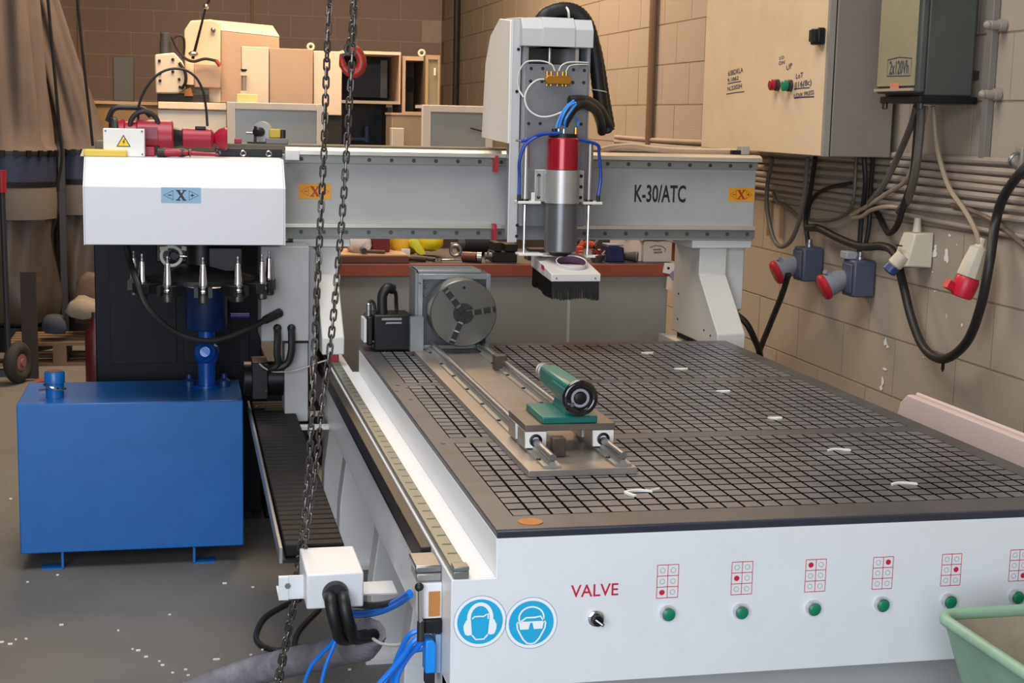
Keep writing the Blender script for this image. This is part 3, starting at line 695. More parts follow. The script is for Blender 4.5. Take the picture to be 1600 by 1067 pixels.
# dust shoe
sh = thing('dust_shoe', 'white dust extraction shoe with black brush skirt under the spindle', 'dust shoe', (.68, 2.1, 1.0))
x0, x1, yf, yk = .596, .763, 2.0, 2.29
MB().prism([(yf, 1.039), (yf, 1.064), (yk - .02, 1.103), (yk, 1.103), (yk, 1.06)], 'x', x0, x1).build('housing', M('shoe_white', 'cfccc8', .4, var=.03), sh, bev=.002)
MB().box(x0 + .01, x0 + .05, 2.18, 2.27, 1.1036, 1.108).build('mounting_tab', WPLAST, sh)
c = A(893, 408, y=2.09)
nrm = Vector((-.03, -.30, 1)).normalized()
rc = A(892, 419, y=2.10)
mb = MB(); seg = 32; u_, v_ = frame_of(nrm)
for i in range(seg):
    pass
prof = [(-.012, .050), (.022, .050), (.024, .0525), (.026, .0515), (.024, .0485), (.000, .0480)]
mb.lathe(rc, nrm, prof, 36); mb.f.pop(); mb.f.pop()
mb.build('hose_collar', M('shoe_white', 'cfccc8', .4), sh)
MB().lathe(rc, nrm, [(.0, .0474), (.0015, .0474)], 30).build('collar_bottom', M('collar_purple', '40242f', .4), sh)
mb = MB(); mb.lathe(rc, nrm, [(.0016, .0472), (.0235, .0472), (.0236, .0478)], 36); mb.f.pop(); mb.f.pop(); mb.build('collar_lining', M('collar_lining', '5b3a56', .4), sh)
# brush skirt as many strips
mb = MB()
def strip(xa, ya, xb, yb_, zt):
    n = 90; dx, dy = (xb - xa) / n, (yb_ - ya) / n
    for i in range(n):
        ln = .060 + .003 * math.sin(i * .11 + xa * 50) + random.uniform(-.003, .003); ax, ay = xa + dx * i, ya + dy * i
        zt_ = zt(ay); sp = .004 * (random.random() - .5)
        mb.hull8([(ax, ay, zt_), (ax + dx * .95, ay + dy * .95, zt_), (ax + dx * .95 + dy * .3 * 0 + .0, ay + dy * .95 + .004, zt_), (ax, ay + .004, zt_)],
                 [(ax + sp, ay - .004, zt_ - ln), (ax + dx + sp, ay + dy - .004, zt_ - ln), (ax + dx + sp, ay + dy + .002, zt_ - ln), (ax + sp, ay + .002, zt_ - ln)])
zf = lambda y: 1.041 + (y - yf) * .06
strip(x0 + .004, yf + .004, x1 - .004, yf + .004, zf); strip(x0 + .004, yk - .01, x1 - .004, yk - .01, zf)
strip(x0 + .004, yf + .004, x0 + .004, yk - .01, zf); strip(x1 - .006, yf + .004, x1 - .006, yk - .01, zf)
mb.build('brush_skirt', M('black_bristle', '131314', .7, var=.3, scale=200), sh, smooth=False, kind='stuff')
lp = Plane((x0 - .0004, 0, 0), (0, -1, 0), (0, 0, 1))
mb = MB(); lp.poly(mb, [(-2.135, 1.068), (-2.095, 1.065), (-2.095, 1.080), (-2.135, 1.084)], .0006); o = flat(mb, 'red_label', RPRINT, sh)
mb = MB()
for k in range(3): lp.ribbon(mb, [(-2.13, 1.062 - k * .006), (-2.10, 1.0595 - k * .006)], .0016, .0006)
flat(mb, 'label_print', GPRINT, o)
mb = MB()
for xx in (x0 + .018, x1 - .018): mb.lathe((xx, yf, 1.05), (0, -1, 0), [(-.001, .003), (.0015, .003)], 8)
mb.build('housing_screws', STEEL, sh)

# ================================================================ TOOL CHANGER
tc = thing('tool_changer', 'white tool changer hood with blue X sticker over a black tool carousel', 'tool changer', (-.56, 2.35, 1.0))
hx0, hx1 = -.876, -.246
hood = [(2.2, 1.136), (2.2, 1.319), (2.3, 1.409), (2.545, 1.409), (2.545, 1.395), (2.305, 1.395), (2.212, 1.312), (2.212, 1.136)]
hw = M('hood_white', 'cdced2', .4, var=.02)
ho = MB().prism(hood, 'x', hx0 + .004, hx1 - .004).build('hood', hw, tc, bev=.002)
for xx in (hx0, hx1 - .004):
    MB().prism([(2.2, 1.136), (2.2, 1.319), (2.3, 1.409), (2.545, 1.409), (2.545, 1.136)], 'x', xx, xx + .004).build('hood_end', hw, tc)
hp = Plane((0, 2.1996, 0), (1, 0, 0), (0, 0, 1)); c = A(283, 305, y=2.2)
xsticker(hp, c.x, c.z, .124, .049, LBPRINT, KPRINT, tc, 'pale blue X axis sticker')
TX, TY = -.51, 2.355
MB().lathe((TX, TY, 1.00), (0, 0, 1), [(0, .10), (.002, .175), (.018, .175), (.020, .155), (.05, .08), (.06, .06)], 36).build('carousel_disc', BLACKM, tc)
MB().cyl((TX, TY, 1.05), (TX, TY, 1.36), .05, seg=20).build('hub_column', BLACKM, tc)
MB().box(TX - .16, TX + .16, 2.31, 2.546, 1.36, 1.393).build('hanger', BLACKM, tc)
MB().box(TX + .02, TX + .13, TY - .06, TY + .05, 1.04, 1.12).build('indexing_motor', BLACKM, tc, bev=.004)
for k in range(12):
    a = math.radians(-90 + k * 30); d = Vector((math.cos(a), math.sin(a), 0)); R3 = Matrix.Rotation(a, 3, 'Z')
    o = MB().obox(Vector((TX, TY, .992)) + d * .190, (.056, .058, .034), R3).build('gripper', BLACKM, tc, bev=.003)
    for s in (-1, 1): MB().obox(Vector((TX, TY, .992)) + d * .222 + R3 @ Vector((0, s * .022, 0)), (.036, .013, .032), R3).build('gripper_finger', BLACK, o)
# air valve behind the carousel
c = A(268, 400, y=2.40); va = MB().box(c.x - .05, c.x + .05, 2.405, 2.44, 1.06, 1.14).build('valve_block', BLACKM, tc, bev=.004)
MB().torus((c.x, 2.40, c.z), (0, 1, .15), .033, .006, 24, 8).build('valve_ring', WPLAST, va)
MB().torus((c.x + .006, 2.39, c.z + .002), (0, 1, .15), .016, .003, 20, 6).build('valve_ring', CHROME, va)
p, q = A(281, 400, y=2.38), A(302, 401, y=2.38)
MB().lathe(p, q - p, [(0, .004), (.008, .004), (.009, .009), (.016, .009), (.018, .004), (.03, .004), (.031, .008), (.035, .008), (.037, .003), (.06, .003)], 12).build('valve_stem', CHROME, va)
c = A(306, 405, y=2.38); MB().obox(c, (.026, .02, .045), Matrix.Rotation(-.15, 3, 'Y')).build('valve_tag', M('pale_steel', 'b2bac4', .35, .5), va)
for px in (256, 290, 316):
    c = A(px, 388, y=2.40); MB().obox(c, (.026, .02, .014), Matrix.Rotation(random.uniform(-.4, .4), 3, 'Y')).build('valve_clip', M('tan_plastic', 'c5b9a4', .5), va)
# black cable looping below the carousel
P_ = [(-.78, 2.34, 1.30), A(200, 395, y=2.3), A(214, 440, y=2.22), A(232, 482, y=2.2), A(275, 520, y=2.22), A(330, 533, y=2.24), A(385, 516, y=2.28), A(412, 501, y=2.33), A(437, 489, y=2.392)]
MB().tube(P_, [.0105] * 200, 10).build('loop_cable', BLACK, tc) if False else MB().tube(P_, .0105, 10).build('loop_cable', BLACK, tc)
p, q = A(414, 500, y=2.34), A(437, 488.5, y=2.392); MB().cyl(p, q, .014, .016, 12).build('cable_boot', BLACK, tc)
# tool holders
def tool(k, label):
    a = math.radians(-90 + k * 30); x, y = TX + math.cos(a) * .220, TY + math.sin(a) * .220
    t = thing('tool_holder', label, 'tool holder', (x, y, .955), 'tool holders in the carousel'); return t
def tool_parts(t):
    x, y, z = t.location
    MB().lathe((x, y, 1.013), (0, 0, 1), [(0, .0135), (.066, .0085), (.068, .006)], 20).build('taper', CHROME, t)
    MB().lathe((x, y, 1.081), (0, 0, 1), [(0, .0048), (.010, .0048), (.011, .003), (.016, .003), (.0165, .0052), (.022, .0045)], 14).build('pull_stud', STEEL, t)
    MB().lathe((x, y, .988), (0, 0, 1), [(0, .016), (.007, .016), (.010, .0135), (.013, .0135), (.016, .016), (.024, .016)], 20).build('flange', CHROME, t)
    MB().lathe((x, y, .955), (0, 0, 1), [(0, .012), (.003, .0165), (.025, .0165), (.033, .0125)], 18).build('collet_nut', DSTEEL, t)
src = None
for k, lab in [(0, 'centre front steel tool holder directly in front of the carousel hub'), (1, 'steel tool holder next right of the centre front one'), (-1, 'steel tool holder next left of centre front, before the white valve ring'),
               (2, 'steel tool holder second right of the centre front one'), (-2, 'steel tool holder second left of the centre front one'), (3, 'rightmost steel tool holder at the right rim of the carousel'), (-3, 'leftmost steel tool holder at left rim of the carousel')]:
    t = tool(k, lab)
    if src is None: tool_parts(t); src = t
    else:
        for ch in list(src.children):
            c = ch.copy(); COL.objects.link(c); c.parent = t

# ================================================================ ROTARY AXIS on the table
rb = thing('rotary_axis_base', 'aluminium slide plate with two round guide shafts lying on gridded table', 'slide rail', (.27, 1.2, .80))
MB().box(.15, .394, .385, 2.13, .8003, .8150).build('base_plate', M('milled_aluminium', 'a89f97', .36, .7, var=.18, scale=9, dirt='8d6f52', dscale=4, damt=.5), rb, bev=.001)
for xx in (.207, .366):
    o = MB().box(xx - .020, xx + .020, .40, 2.0, .8152, .8205).build('rail_foot', ALU, rb)
    MB().prism([(xx - .009, .8205), (xx + .009, .8205), (xx + .004, .831), (xx - .004, .831)], 'y', .40, 2.0).build('rail_web', ALU, o)
    MB().cyl((xx, .40, .838), (xx, 2.0, .838), .0085, seg=16).build('guide_shaft', STEEL, rb)
for xx in (.190, .349, .224, .383):
    mb = MB()
    for i in range(8): mb.lathe((xx, .46 + i * .21, .8205), (0, 0, 1), [(0, .0052), (.003, .0052), (.0031, .003)], 12)
    mb.build('plate_screws', BLACKM, rb)
MB().box(.232, .262, .50, .53, .8152, .858).build('stop_block', M('brown_block', '4d3f38', .5, .3), rb, bev=.002)
MB().box(.345, .40, .36, .40, .8003, .808).build('end_clip', STEEL, rb) if False else None
for xx, py in ((.345, 1.5),):
    MB().box(.335, .372, 1.62, 1.66, .8152, .86).build('stop_block', M('brown_block', '4d3f38', .5, .3), rb, bev=.002)

ch = thing('rotary_chuck', 'round steel three-jaw chuck mounted on a square rotary gearbox plate', 'chuck', (.30, 2.0, .80))
c = A(724.5, 490, y=1.936); CX, CZ = c.x, c.z
MB().box(.168, .40, 2.045, 2.20, .8152, 1.062).build('gearbox', M('gear_dark', '57585a', .4, .4), ch, bev=.003)
fr = MB()
fr.box(.166, .180, 2.03, 2.0445, .816, 1.060).box(.388, .402, 2.03, 2.0445, .816, 1.060).box(.180, .388, 2.03, 2.0445, 1.043, 1.060).box(.180, .388, 2.03, 2.0445, .816, .829)
fr.build('gearbox_frame', M('frame_steel', '9aa0a2', .3, .7, var=.1), ch, bev=.001)
MB().box(.160, .375, 2.05, 2.20, 1.0622, 1.070).build('gearbox_lid', M('frame_steel', '9aa0a2', .3, .7), ch, bev=.001)
MB().box(.158, .167, 2.05, 2.18, .82, 1.07).build('gearbox_side', M('side_steel', '868a8c', .35, .6), ch)
mb = MB()
for px, py in [(678, 540), (745, 540), (665, 449), (664, 463), (656, 442), (664, 441)]:
    c = A(px, py, y=2.03); mb.ball((c.x, 2.028 if px > 670 else 2.03, c.z), .004, 8)
mb.build('bolt_heads', CHROME, ch)
FC = M('chuck_face', '77756f', .33, .85, var=.2, scale=4, dirt='6a5a3c', dscale=3, damt=.35)
MB().lathe((CX, 2.03, CZ), (0, -1, 0), [(0, .085), (.012, .1075), (.090, .1075), (.094, .1045), (.094, .033)], 48).build('chuck_body', FC, ch)
MB().lathe((CX, 1.9385, CZ), (0, -1, 0), [(0, .034), (.0032, .034)], 30).build('chuck_bore', M('bore_black', '1b1b1c', .6), ch)
for i, an in enumerate((128, 248, 8)):
    a = math.radians(an); R3 = Matrix.Rotation(-a, 3, 'Y'); dv = Vector((math.cos(a), 0, math.sin(a)))
    o = MB().obox(Vector((CX, 1.9355, CZ)) + dv * .0555, (.094, .012, .018), R3).build('jaw', M('jaw_steel', '403f3d', .35, .8), ch, bev=.001)
    for st in (.030, .060, .090):
        MB().obox(Vector((CX, 1.9275, CZ)) + dv * st, (.005, .006, .017), R3).build('jaw_step', CHROME, o)
MB().lathe((CX, 1.9365, CZ + .083), (0, -1, 0), [(0, .005), (.0012, .005)], 10).build('socket', BLACKM, ch)
mo = thing('rotary_motor', 'black servo motor with bent cable elbow beside the rotary chuck', 'motor', (.09, 2.1, .80))
MB().box(.030, .153, 2.085, 2.205, .803, .922).build('motor_body', BLACKM, mo, bev=.006)
MB().box(.008, .029, 2.09, 2.20, .82, .915).build('encoder_cap', BLACKM, mo, bev=.006)
MB().box(.0, .0078, 2.10, 2.19, .83, .905).build('end_plate', CREAM, mo)
MB().box(.055, .12, 2.08, 2.0848, .905, .912).build('cooling_fin', STEEL, mo); MB().box(.07, .12, 2.08, 2.0848, .893, .899).build('cooling_fin', STEEL, mo)
MB().box(.136, .178, 1.995, 2.022, .8156, .926).build('mounting_plate', M('side_steel', '868a8c', .35, .6), mo)
for px, py in [(603, 505), (640, 505), (583, 533), (601, 550)]:
    c = A(px, py, y=2.085); MB().ball((c.x, 2.083, c.z), .0042, 8).build('motor_bolt', CHROME, mo)
MB().tube([A(598, 494, y=2.12), A(597, 475, y=2.12), A(598, 460, y=2.12), A(605, 450, y=2.12), A(614, 452, y=2.13)], .0165, 12).build('cable_elbow', BLACK, mo)
MB().tube([A(612, 451, y=2.13), A(618, 458, y=2.14), A(619, 474, y=2.15), A(620, 492, y=2.15)], .0065, 8).build('cable', BLACK, mo)
p, q = A(576, 499, y=2.12), A(576, 474, y=2.12)
MB().lathe(p, q - p, [(0, .011), (.006, .011), (.007, .008), (.03, .008), (.031, .010), (.05, .010), (.054, .006)], 14).build('connector', STEEL, mo)
MB().tube([A(576, 474, y=2.12), A(580, 470, y=2.12), A(585, 476, y=2.12), A(588, 496, y=2.12)], .005, 8).build('cable', BLACK, mo)

ts = thing('tailstock', 'green cast tailstock with black handwheel on steel slide carriage', 'tailstock', (.29, .65, .82))
o = MB().box(.182, .394, .56, .735, .862, .877).build('carriage_plate', M('rusty_plate', '6f675f', .45, .6, var=.2, dirt='5b4436', dscale=9, damt=.5), ts, bev=.001)
for xx in (.207, .366):
    for yy in (.562, .66):
        b = MB().box(xx - .026, xx + .026, yy, yy + .07, .8225, .8618).build('bearing_block', ALU, ts, bev=.002)
        MB().box(xx - .024, xx + .024, yy - .0035, yy - .0002, .824, .861).build('end_seal', WPLAST, b)
        MB().torus((xx, yy - .004, .841), (0, 1, 0), .0115, .0035, 20, 8).build('seal_ring', BLACKM, b)
TXX, TZ = .304, .940
MB().box(.222, .352, .563, .728, .8772, .894).build('base', TEAL, ts, bev=.003)
bd = MB().prism([(TXX - .024, .894), (TXX + .024, .894), (TXX + .020, .915), (TXX + .028, .932), (TXX + .028, .952), (TXX + .016, .968), (TXX - .016, .968), (TXX - .028, .952), (TXX - .028, .932), (TXX - .020, .915)], 'y', .58, .70)
bd.build('column', TEAL, ts, bev=.002)
MB().hull8([(TXX - .026, .575, .913), (TXX + .026, .575, .913), (TXX + .026, .575, .9675), (TXX - .026, .575, .9675)], [(TXX - .024, .84, .922), (TXX + .024, .84, .922), (TXX + .024, .84, .966), (TXX - .024, .84, .966)]).build('quill_housing', TEAL, ts, bev=.008)
MB().lathe((TXX, .838, TZ + .003), (0, 1, 0), [(0, .021), (.02, .020), (.021, .017), (.032, .017), (.033, .0205), (.043, .0205), (.044, .017), (.055, .017), (.056, .020), (.064, .019)], 20).build('quill_nose', M('nose_ring', '8a867c', .35, .5), ts)
MB().lathe((TXX, .575, TZ), (0, -1, 0), [(0, .032), (.012, .032), (.014, .028)], 24).build('collar', M('silver_collar', '9c9c98', .35, .6), ts)
hwl = MB().torus((TXX, .545, TZ), (0, 1, 0), .0335, .0085, 32, 12).lathe((TXX, .562, TZ), (0, -1, 0), [(0, .030), (.014, .030), (.018, .026)], 28)
hw_ = hwl.build('handwheel', M('black_bakelite', '101013', .18, var=.1, coat=.6), ts)
mb = MB(); wp = Plane((0, .5437, 0), (1, 0, 0), (0, 0, 1)); wp.ringd(mb, TXX, TZ, .0185, .006, .0006); flat(mb, 'dial_ring', M('silver_dial', 'a7a5b0', .35, .4), hw_)
MB().lathe((TXX, .544, TZ), (0, -1, 0), [(0, .013), (.004, .013), (.005, .010)], 20).build('hub', BLACKM, hw_)
MB().lathe((TXX - .022, .545, TZ - .013), (0, -1, 0), [(0, .005), (.014, .0058), (.018, .004)], 12).build('crank_knob', CHROME, hw_)
# ================================================================ RIGHT WALL FITTINGS
BEIGE = M('beige_door', 'd9c2a0', .55, var=.05, scale=5, dirt='b89a74', dscale=4, damt=.3)
CABG = M('cabinet_grey', '82786f', .55, var=.06, scale=5, dirt='68615d', dscale=3, damt=.3)
cb = thing('electrical_cabinet', 'big wall cabinet with beige door, red and green buttons and handwriting', 'cabinet', (1.85, 3.0, 1.449))
MB().box(1.727, XW - .036, 2.39, 3.70, 1.449, 2.78).build('body', CABG, cb, bev=.004)
for yy in (2.5, 3.5): MB().box(XW - .0358, XW - .003, yy, yy + .06, 1.55, 2.70).build('wall_batten', DSTEEL, cb)
MB().box(1.7205, 1.7268, 2.395, 3.69, 1.452, 2.77).build('door_gap_fill', BLACK, cb)  # black slab between door and body, standing in for the shaded gap
dr = MB().box(1.700, 1.720, 2.392, 3.695, 1.450, 2.775).build('door', BEIGE, cb, bev=.003)
MB().box(1.6985, 1.7208, 2.3905, 2.412, 1.4495, 2.776).build('door_edge', M('door_edge_grey', '8e8880', .5), dr)
cpl = Plane((1.6996, 0, 0), (0, -1, 0), (0, 0, 1))
def CP(px, py):
    c = A(px, py, x=1.6996); return -c.y, c.z
for px, py, mt, nm in ((1216, 133, RED, 'stop_button'), (1236, 134, GREEN, 'start_button')):
    c = A(px, py, x=1.70)
    o = MB().lathe((1.70, c.y, c.z), (-1, 0, 0), [(0, .023), (.014, .022), (.016, .018)], 20).build(nm, DSTEEL, cb)
    MB().lathe((1.685, c.y, c.z), (-1, 0, 0), [(0, .017), (.006, .021), (.018, .021), (.022, .016)], 20).build('button_cap', mt, o)
c = A(1284, 57, x=1.70); o = MB().box(1.67, 1.70, c.y - .035, c.y + .035, c.z - .03, c.z + .03).build('latch', BLACKM, cb, bev=.006); MB().box(1.655, 1.67, c.y - .012, c.y + .012, c.z - .02, c.z + .022).build('latch_key', DSTEEL, o)
mb = MB(); HW = .0032
def hand(txt, px0, px1, py, hpx, ang=.07):
    x0, z0 = CP(px0, py); x1, z1 = CP(px1, py - (px1 - px0) * .04)
    _, zt = CP((px0 + px1) / 2, py - hpx / 2); _, zb = CP((px0 + px1) / 2, py + hpx / 2)
    cpl.text(mb, txt, (x0 + x1) / 2, (zt + zb) / 2, abs(x1 - x0), zt - zb, bold=.012, ang=ang)
hand('63BDKLA', 1138, 1161, 112, 8); hand('9,1862', 1137, 1154, 124, 7); hand('N,2202H', 1137, 1159, 137, 8)
def scrib(px0, py0, px1, py1, wd=.004): cpl.ribbon(mb, [CP(px0, py0), CP((px0 + px1) / 2, (py0 + py1) / 2 - .4), CP(px1, py1)], wd)
scrib(1137, 131, 1158, 127); scrib(1135, 147, 1163, 143)
flat(mb, 'handwriting', INK, cb); mb = MB()
hand('LO', 1218, 1225, 90, 5); hand('ON', 1217, 1226, 98, 6); hand('UP', 1229, 1238, 104, 8, .2)
flat(mb, 'handwriting', INK, cb); mb = MB()
hand('LoT', 1244, 1255, 118, 8); hand('JJ16(8c)', 1241, 1268, 132, 12); hand('LOW PRESS', 1241, 1272, 147, 7)
def scrib(px0, py0, px1, py1, wd=.004): cpl.ribbon(mb, [CP(px0, py0), CP((px0 + px1) / 2, (py0 + py1) / 2 - .4), CP(px1, py1)], wd)
scrib(1241, 139, 1265, 137); scrib(1241, 153, 1272, 151, .005)
flat(mb, 'handwriting', INK, cb)

iso = thing('isolator_box', 'dark green wall isolator box with framed handwritten voltage label', 'switch box', (1.87, 1.96, 1.645))
IG = M('isolator_green', '4d524b', .5, .2, var=.12, scale=8, dirt='37403f', dscale=5, damt=.5)
IL = M('isolator_lid', '8d866c', .5, var=.12, scale=6, dirt='716a56', dscale=4, damt=.5)
MB().box(1.785, 1.955, 1.825, 2.11, 1.664, 2.35).build('body', IG, iso, bev=.006)
for zz in (1.72, 2.25): MB().box(1.9552, XW - .0055, 1.86, 2.08, zz, zz + .03).build('wall_bracket', DSTEEL, iso)
MB().box(1.756, 1.7848, 1.820, 2.115, 1.672, 2.35).build('lid', IG, iso, bev=.008)
o = MB().box(1.750, 1.7558, 1.836, 2.10, 1.695, 2.34).build('lid_panel', IL, iso, bev=.002)
MB().box(1.742, 1.7498, 1.832, 2.104, 1.679, 1.688).build('lid_lip', M('pale_lip', 'a08f7c', .5), o)
MB().box(1.765, 1.97, 1.815, 2.10, 1.640, 1.6635).build('bottom_flange', BLACKM, iso, bev=.003)
for yy in (1.83, 2.08): MB().lathe((1.775, yy, 1.640), (0, 0, -1), [(0, .010), (.018, .010), (.02, .006)], 10).build('foot_screw', DSTEEL, iso)
MB().lathe((1.758, 1.815, 2.015), (-1, -1, 0), [(0, .02), (.03, .026), (.04, .02)], 16).build('handle_knob', BLACK, iso)
ip = Plane((1.7497, 0, 0), (0, -1, 0), (0, 0, 1))
def IP(px, py):
    c = A(px, py, x=1.7497); return -c.y, c.z
mb = MB(); x0, z0 = IP(1386, 119); x1, z1 = IP(1424, 91)
ip.ribbon(mb, [(x0, z0), (x1, z0 - .002), (x1 + .003, z1), ((x0 + x1) / 2, z1 + .006), (x0, z1)], .0035, .0006, True)
ip.text(mb, '2x120Vh', (x0 + x1) / 2, (z0 + z1) / 2, (x1 - x0) * .82, .045, bold=.01); flat(mb, 'handwritten_label', INK, iso)
mb = MB(); x, z = IP(1398, 135); ip.poly(mb, [(x - .032, z - .012), (x + .030, z - .012), (x + .030, z + .012), (x - .032, z + .012)]); flat(mb, 'red_plate', M('salmon_label', 'c4785c', .5), iso)

# conduits along the wall
PIPE = M('grey_conduit', 'a5978a', .5, var=.15, scale=6, dirt='6f665d', dscale=3, damt=.5)
zs = [(1.462, .0125), (1.432, .0125), (1.401, .0125), (1.371, .0125), (1.341, .0125), (1.312, .0115), (1.284, .0115), (1.252, .009)]
ordn = ['topmost', 'second from the top', 'third from the top', 'fourth from the top', 'fifth from the top', 'sixth from the top', 'seventh from the top', 'lowest']
for i, (z, r) in enumerate(zs):
    pts = [(XW - .0055 - r, y, z + .004 * math.sin(y * 2.1 + i)) for y in [q * .5 for q in range(1, 13)]]
    if i == 7: pts = [(p[0], p[1], p[2] - .02 * max(0, (2.4 - p[1]))) for p in pts]
    MB().tube(pts, r, 10, 4).single('conduit', PIPE, 'grey horizontal conduit on right wall, %s of the bundle of eight' % ordn[i], 'pipe', 'conduits under the wall cabinet')
# vertical pipes farther along the wall and on the rear wall
for px, r, col, lab in ((712, .03, '2a2624', 'thin black vertical pipe on right wall near the rear corner'), (1017, .022, '7e5f48', 'brown vertical pipe on right wall left of the big cabinet')):
    c = A(px, 100, x=XW - .01 - r)
    MB().cyl((XW - .0055 - r, c.y, 1.30), (XW - .0055 - r, c.y, 3.3), r, seg=10).single('wall_pipe', M('pipe_' + col, col, .6), lab, 'pipe')
for px, lab in ((123, 'thin pale conduit on rear wall at far left behind the hanging cord'), (394, 'thin pale conduit on rear wall above the beige milling machine')):
    c = A(px, 60, y=YB - .02); MB().cyl((c.x, YB - .015, 1.4), (c.x, YB - .015, 3.3), .012, seg=8).single('wall_conduit', M('pale_conduit', 'a88d70', .6), lab, 'pipe')
for px, py, lab in ((1561, 40, 'upper grey pipe stub sticking out of right wall'), (1553, 148, 'lower grey pipe stub sticking out of right wall')):
    c = A(px + 8, py, x=XW - .006); o = thing('pipe_stub', lab, 'pipe', tuple(c))
    MB().lathe(c, (-1, 0, 0), [(0, .020), (.02, .020), (.021, .015), (.05, .015), (.053, .011)], 14).build('sleeve', M('stub_grey', '8f877c', .5), o)
    MB().ball(c + Vector((-.058, 0, 0)), .0145, 12).build('cap', M('stub_grey', '8f877c', .5), o)

SB, SGREY = M('socket_blue', '4a5060', .5, var=.1, dirt='3d4356', dscale=8), M('socket_grey', '7d7f86', .5, var=.08)
def wall_socket(px, py, label, cover):
    c = A(px, py, x=1.95); t = thing('wall_socket', label, 'socket', (1.99, c.y, c.z))
    MB().box(1.905, XW - .0055, c.y - .052, c.y + .052, c.z - .075, c.z + .065).build('back_box', SB, t, bev=.008)
    MB().box(1.897, 1.9048, c.y - .042, c.y + .042, c.z - .06, c.z + .05).build('box_lid', SB, t, bev=.003)
    d = Vector((-.84, .13, -.40)).normalized(); p = Vector((1.90, c.y + .03, c.z - .012))
    MB().lathe(p - d * .02, d, [(0, .030), (.035, .040), (.085, .045), (.088, .043)], 24).build('socket_body', SGREY, t)
    q = p + d * .069
    MB().lathe(q, d, [(0, .050), (.012, .052), (.020, .048), (.024, .042)], 24).build('red_cap', M('socket_red', 'b01e30', .4), t)
    MB().obox(q + Vector((0, 0, .05)), (.026, .03, .014), Matrix.Rotation(.4, 3, 'Y')).build('cap_hinge', SGREY, t)
    if cover: MB().box(1.895, 1.95, c.y + .0, c.y + .06, c.z + .0655, c.z + .095).build('top_cover', M('socket_pale', '9a9c9e', .5), t, bev=.004)
    MB().lathe((1.95, c.y, c.z + .065), (0, 0, 1), [(0, .016), (.012, .016), (.014, .012), (.03, .012)], 12).build('cable_gland', STEEL, t)
    return c
s1 = wall_socket(1263, 410, 'blue wall socket with red cap, left one below cabinet', False)
s2 = wall_socket(1342, 432, 'blue wall socket with red cap and pale top cover, right one below cabinet', True)
c = A(1425, 388, x=1.94); t = thing('white_socket', 'white angular wall socket with blue plug hanging below it', 'socket', (1.99, c.y, c.z))
WS = M('aged_white_plastic', 'c4bca8', .5, var=.05, dirt='9b9385', dscale=8, damt=.4)
MB().hull8([(XW - .0055, c.y - .05, c.z - .065), (XW - .0055, c.y + .05, c.z - .065), (XW - .0055, c.y + .05, c.z + .06), (XW - .0055, c.y - .05, c.z + .06)],
           [(1.90, c.y - .045, c.z - .060), (1.88, c.y + .045, c.z - .075), (1.92, c.y + .035, c.z + .055), (1.93, c.y - .035, c.z + .055)]).build('housing', WS, t, bev=.005)
MB().lathe((1.955, c.y, c.z + .058), (0, 0, 1), [(0, .016), (.03, .013), (.05, .012)], 12).build('cable_gland', WS, t)
a = A(1412, 398, x=1.90); MB().lathe(a, Vector((-.5, .3, -.75)), [(0, .026), (.045, .028), (.05, .024)], 18).build('socket_mouth', WS, t)
d = Vector((-.5, .3, -.75)).normalized(); MB().lathe(Vector(a) + d * .0505, d, [(0, .025), (.025, .027), (.03, .02)], 18).build('blue_plug', M('plug_blue', '27386b', .4), t)
MB().box(1.886, 1.893, c.y - .02, c.y + .02, c.z + .008, c.z + .012).build('slot', BLACKM, t)
c = A(1524, 405, x=1.90); t = thing('hanging_plug', 'white plug with red end hanging from a beige cable on right wall', 'plug', tuple(c))
d = Vector((-.28, .10, -1)).normalized(); p = A(1531, 386, x=1.93)
MB().lathe(p - d * .03, d, [(0, .012), (.02, .013), (.028, .018), (.035, .030), (.085, .037), (.13, .040), (.132, .036)], 10).build('plug_body', WS, t, ang=25)
q = p + d * .103
MB().lathe(q, d, [(0, .036), (.012, .040), (.045, .038), (.065, .034), (.068, .03)], 20).build('red_end', M('plug_red', 'c01a34', .4), t)
MB().obox(q + d * .03 + Vector((-.045, .01, .0)), (.035, .03, .028), Matrix.Rotation(.5, 3, 'Y')).build('red_lug', M('plug_red', 'c01a34', .4), t)
# small metal frame on the wall
c = A(1212, 338, x=XW - .006); t = thing('outlet_frame', 'small tan metal frame on wall left of the looped cables', 'frame', tuple(c))
fm = M('tan_metal', 'b09674', .5, .3)
for dy in (-.085, .06): MB().box(XW - .02, XW - .0055, c.y + dy, c.y + dy + .012, c.z - .09, c.z + .08).build('frame_bar', fm, t)
MB().box(XW - .02, XW - .0055, c.y + .01, c.y + .06, c.z + .07, c.z + .08).build('frame_bar', fm, t)

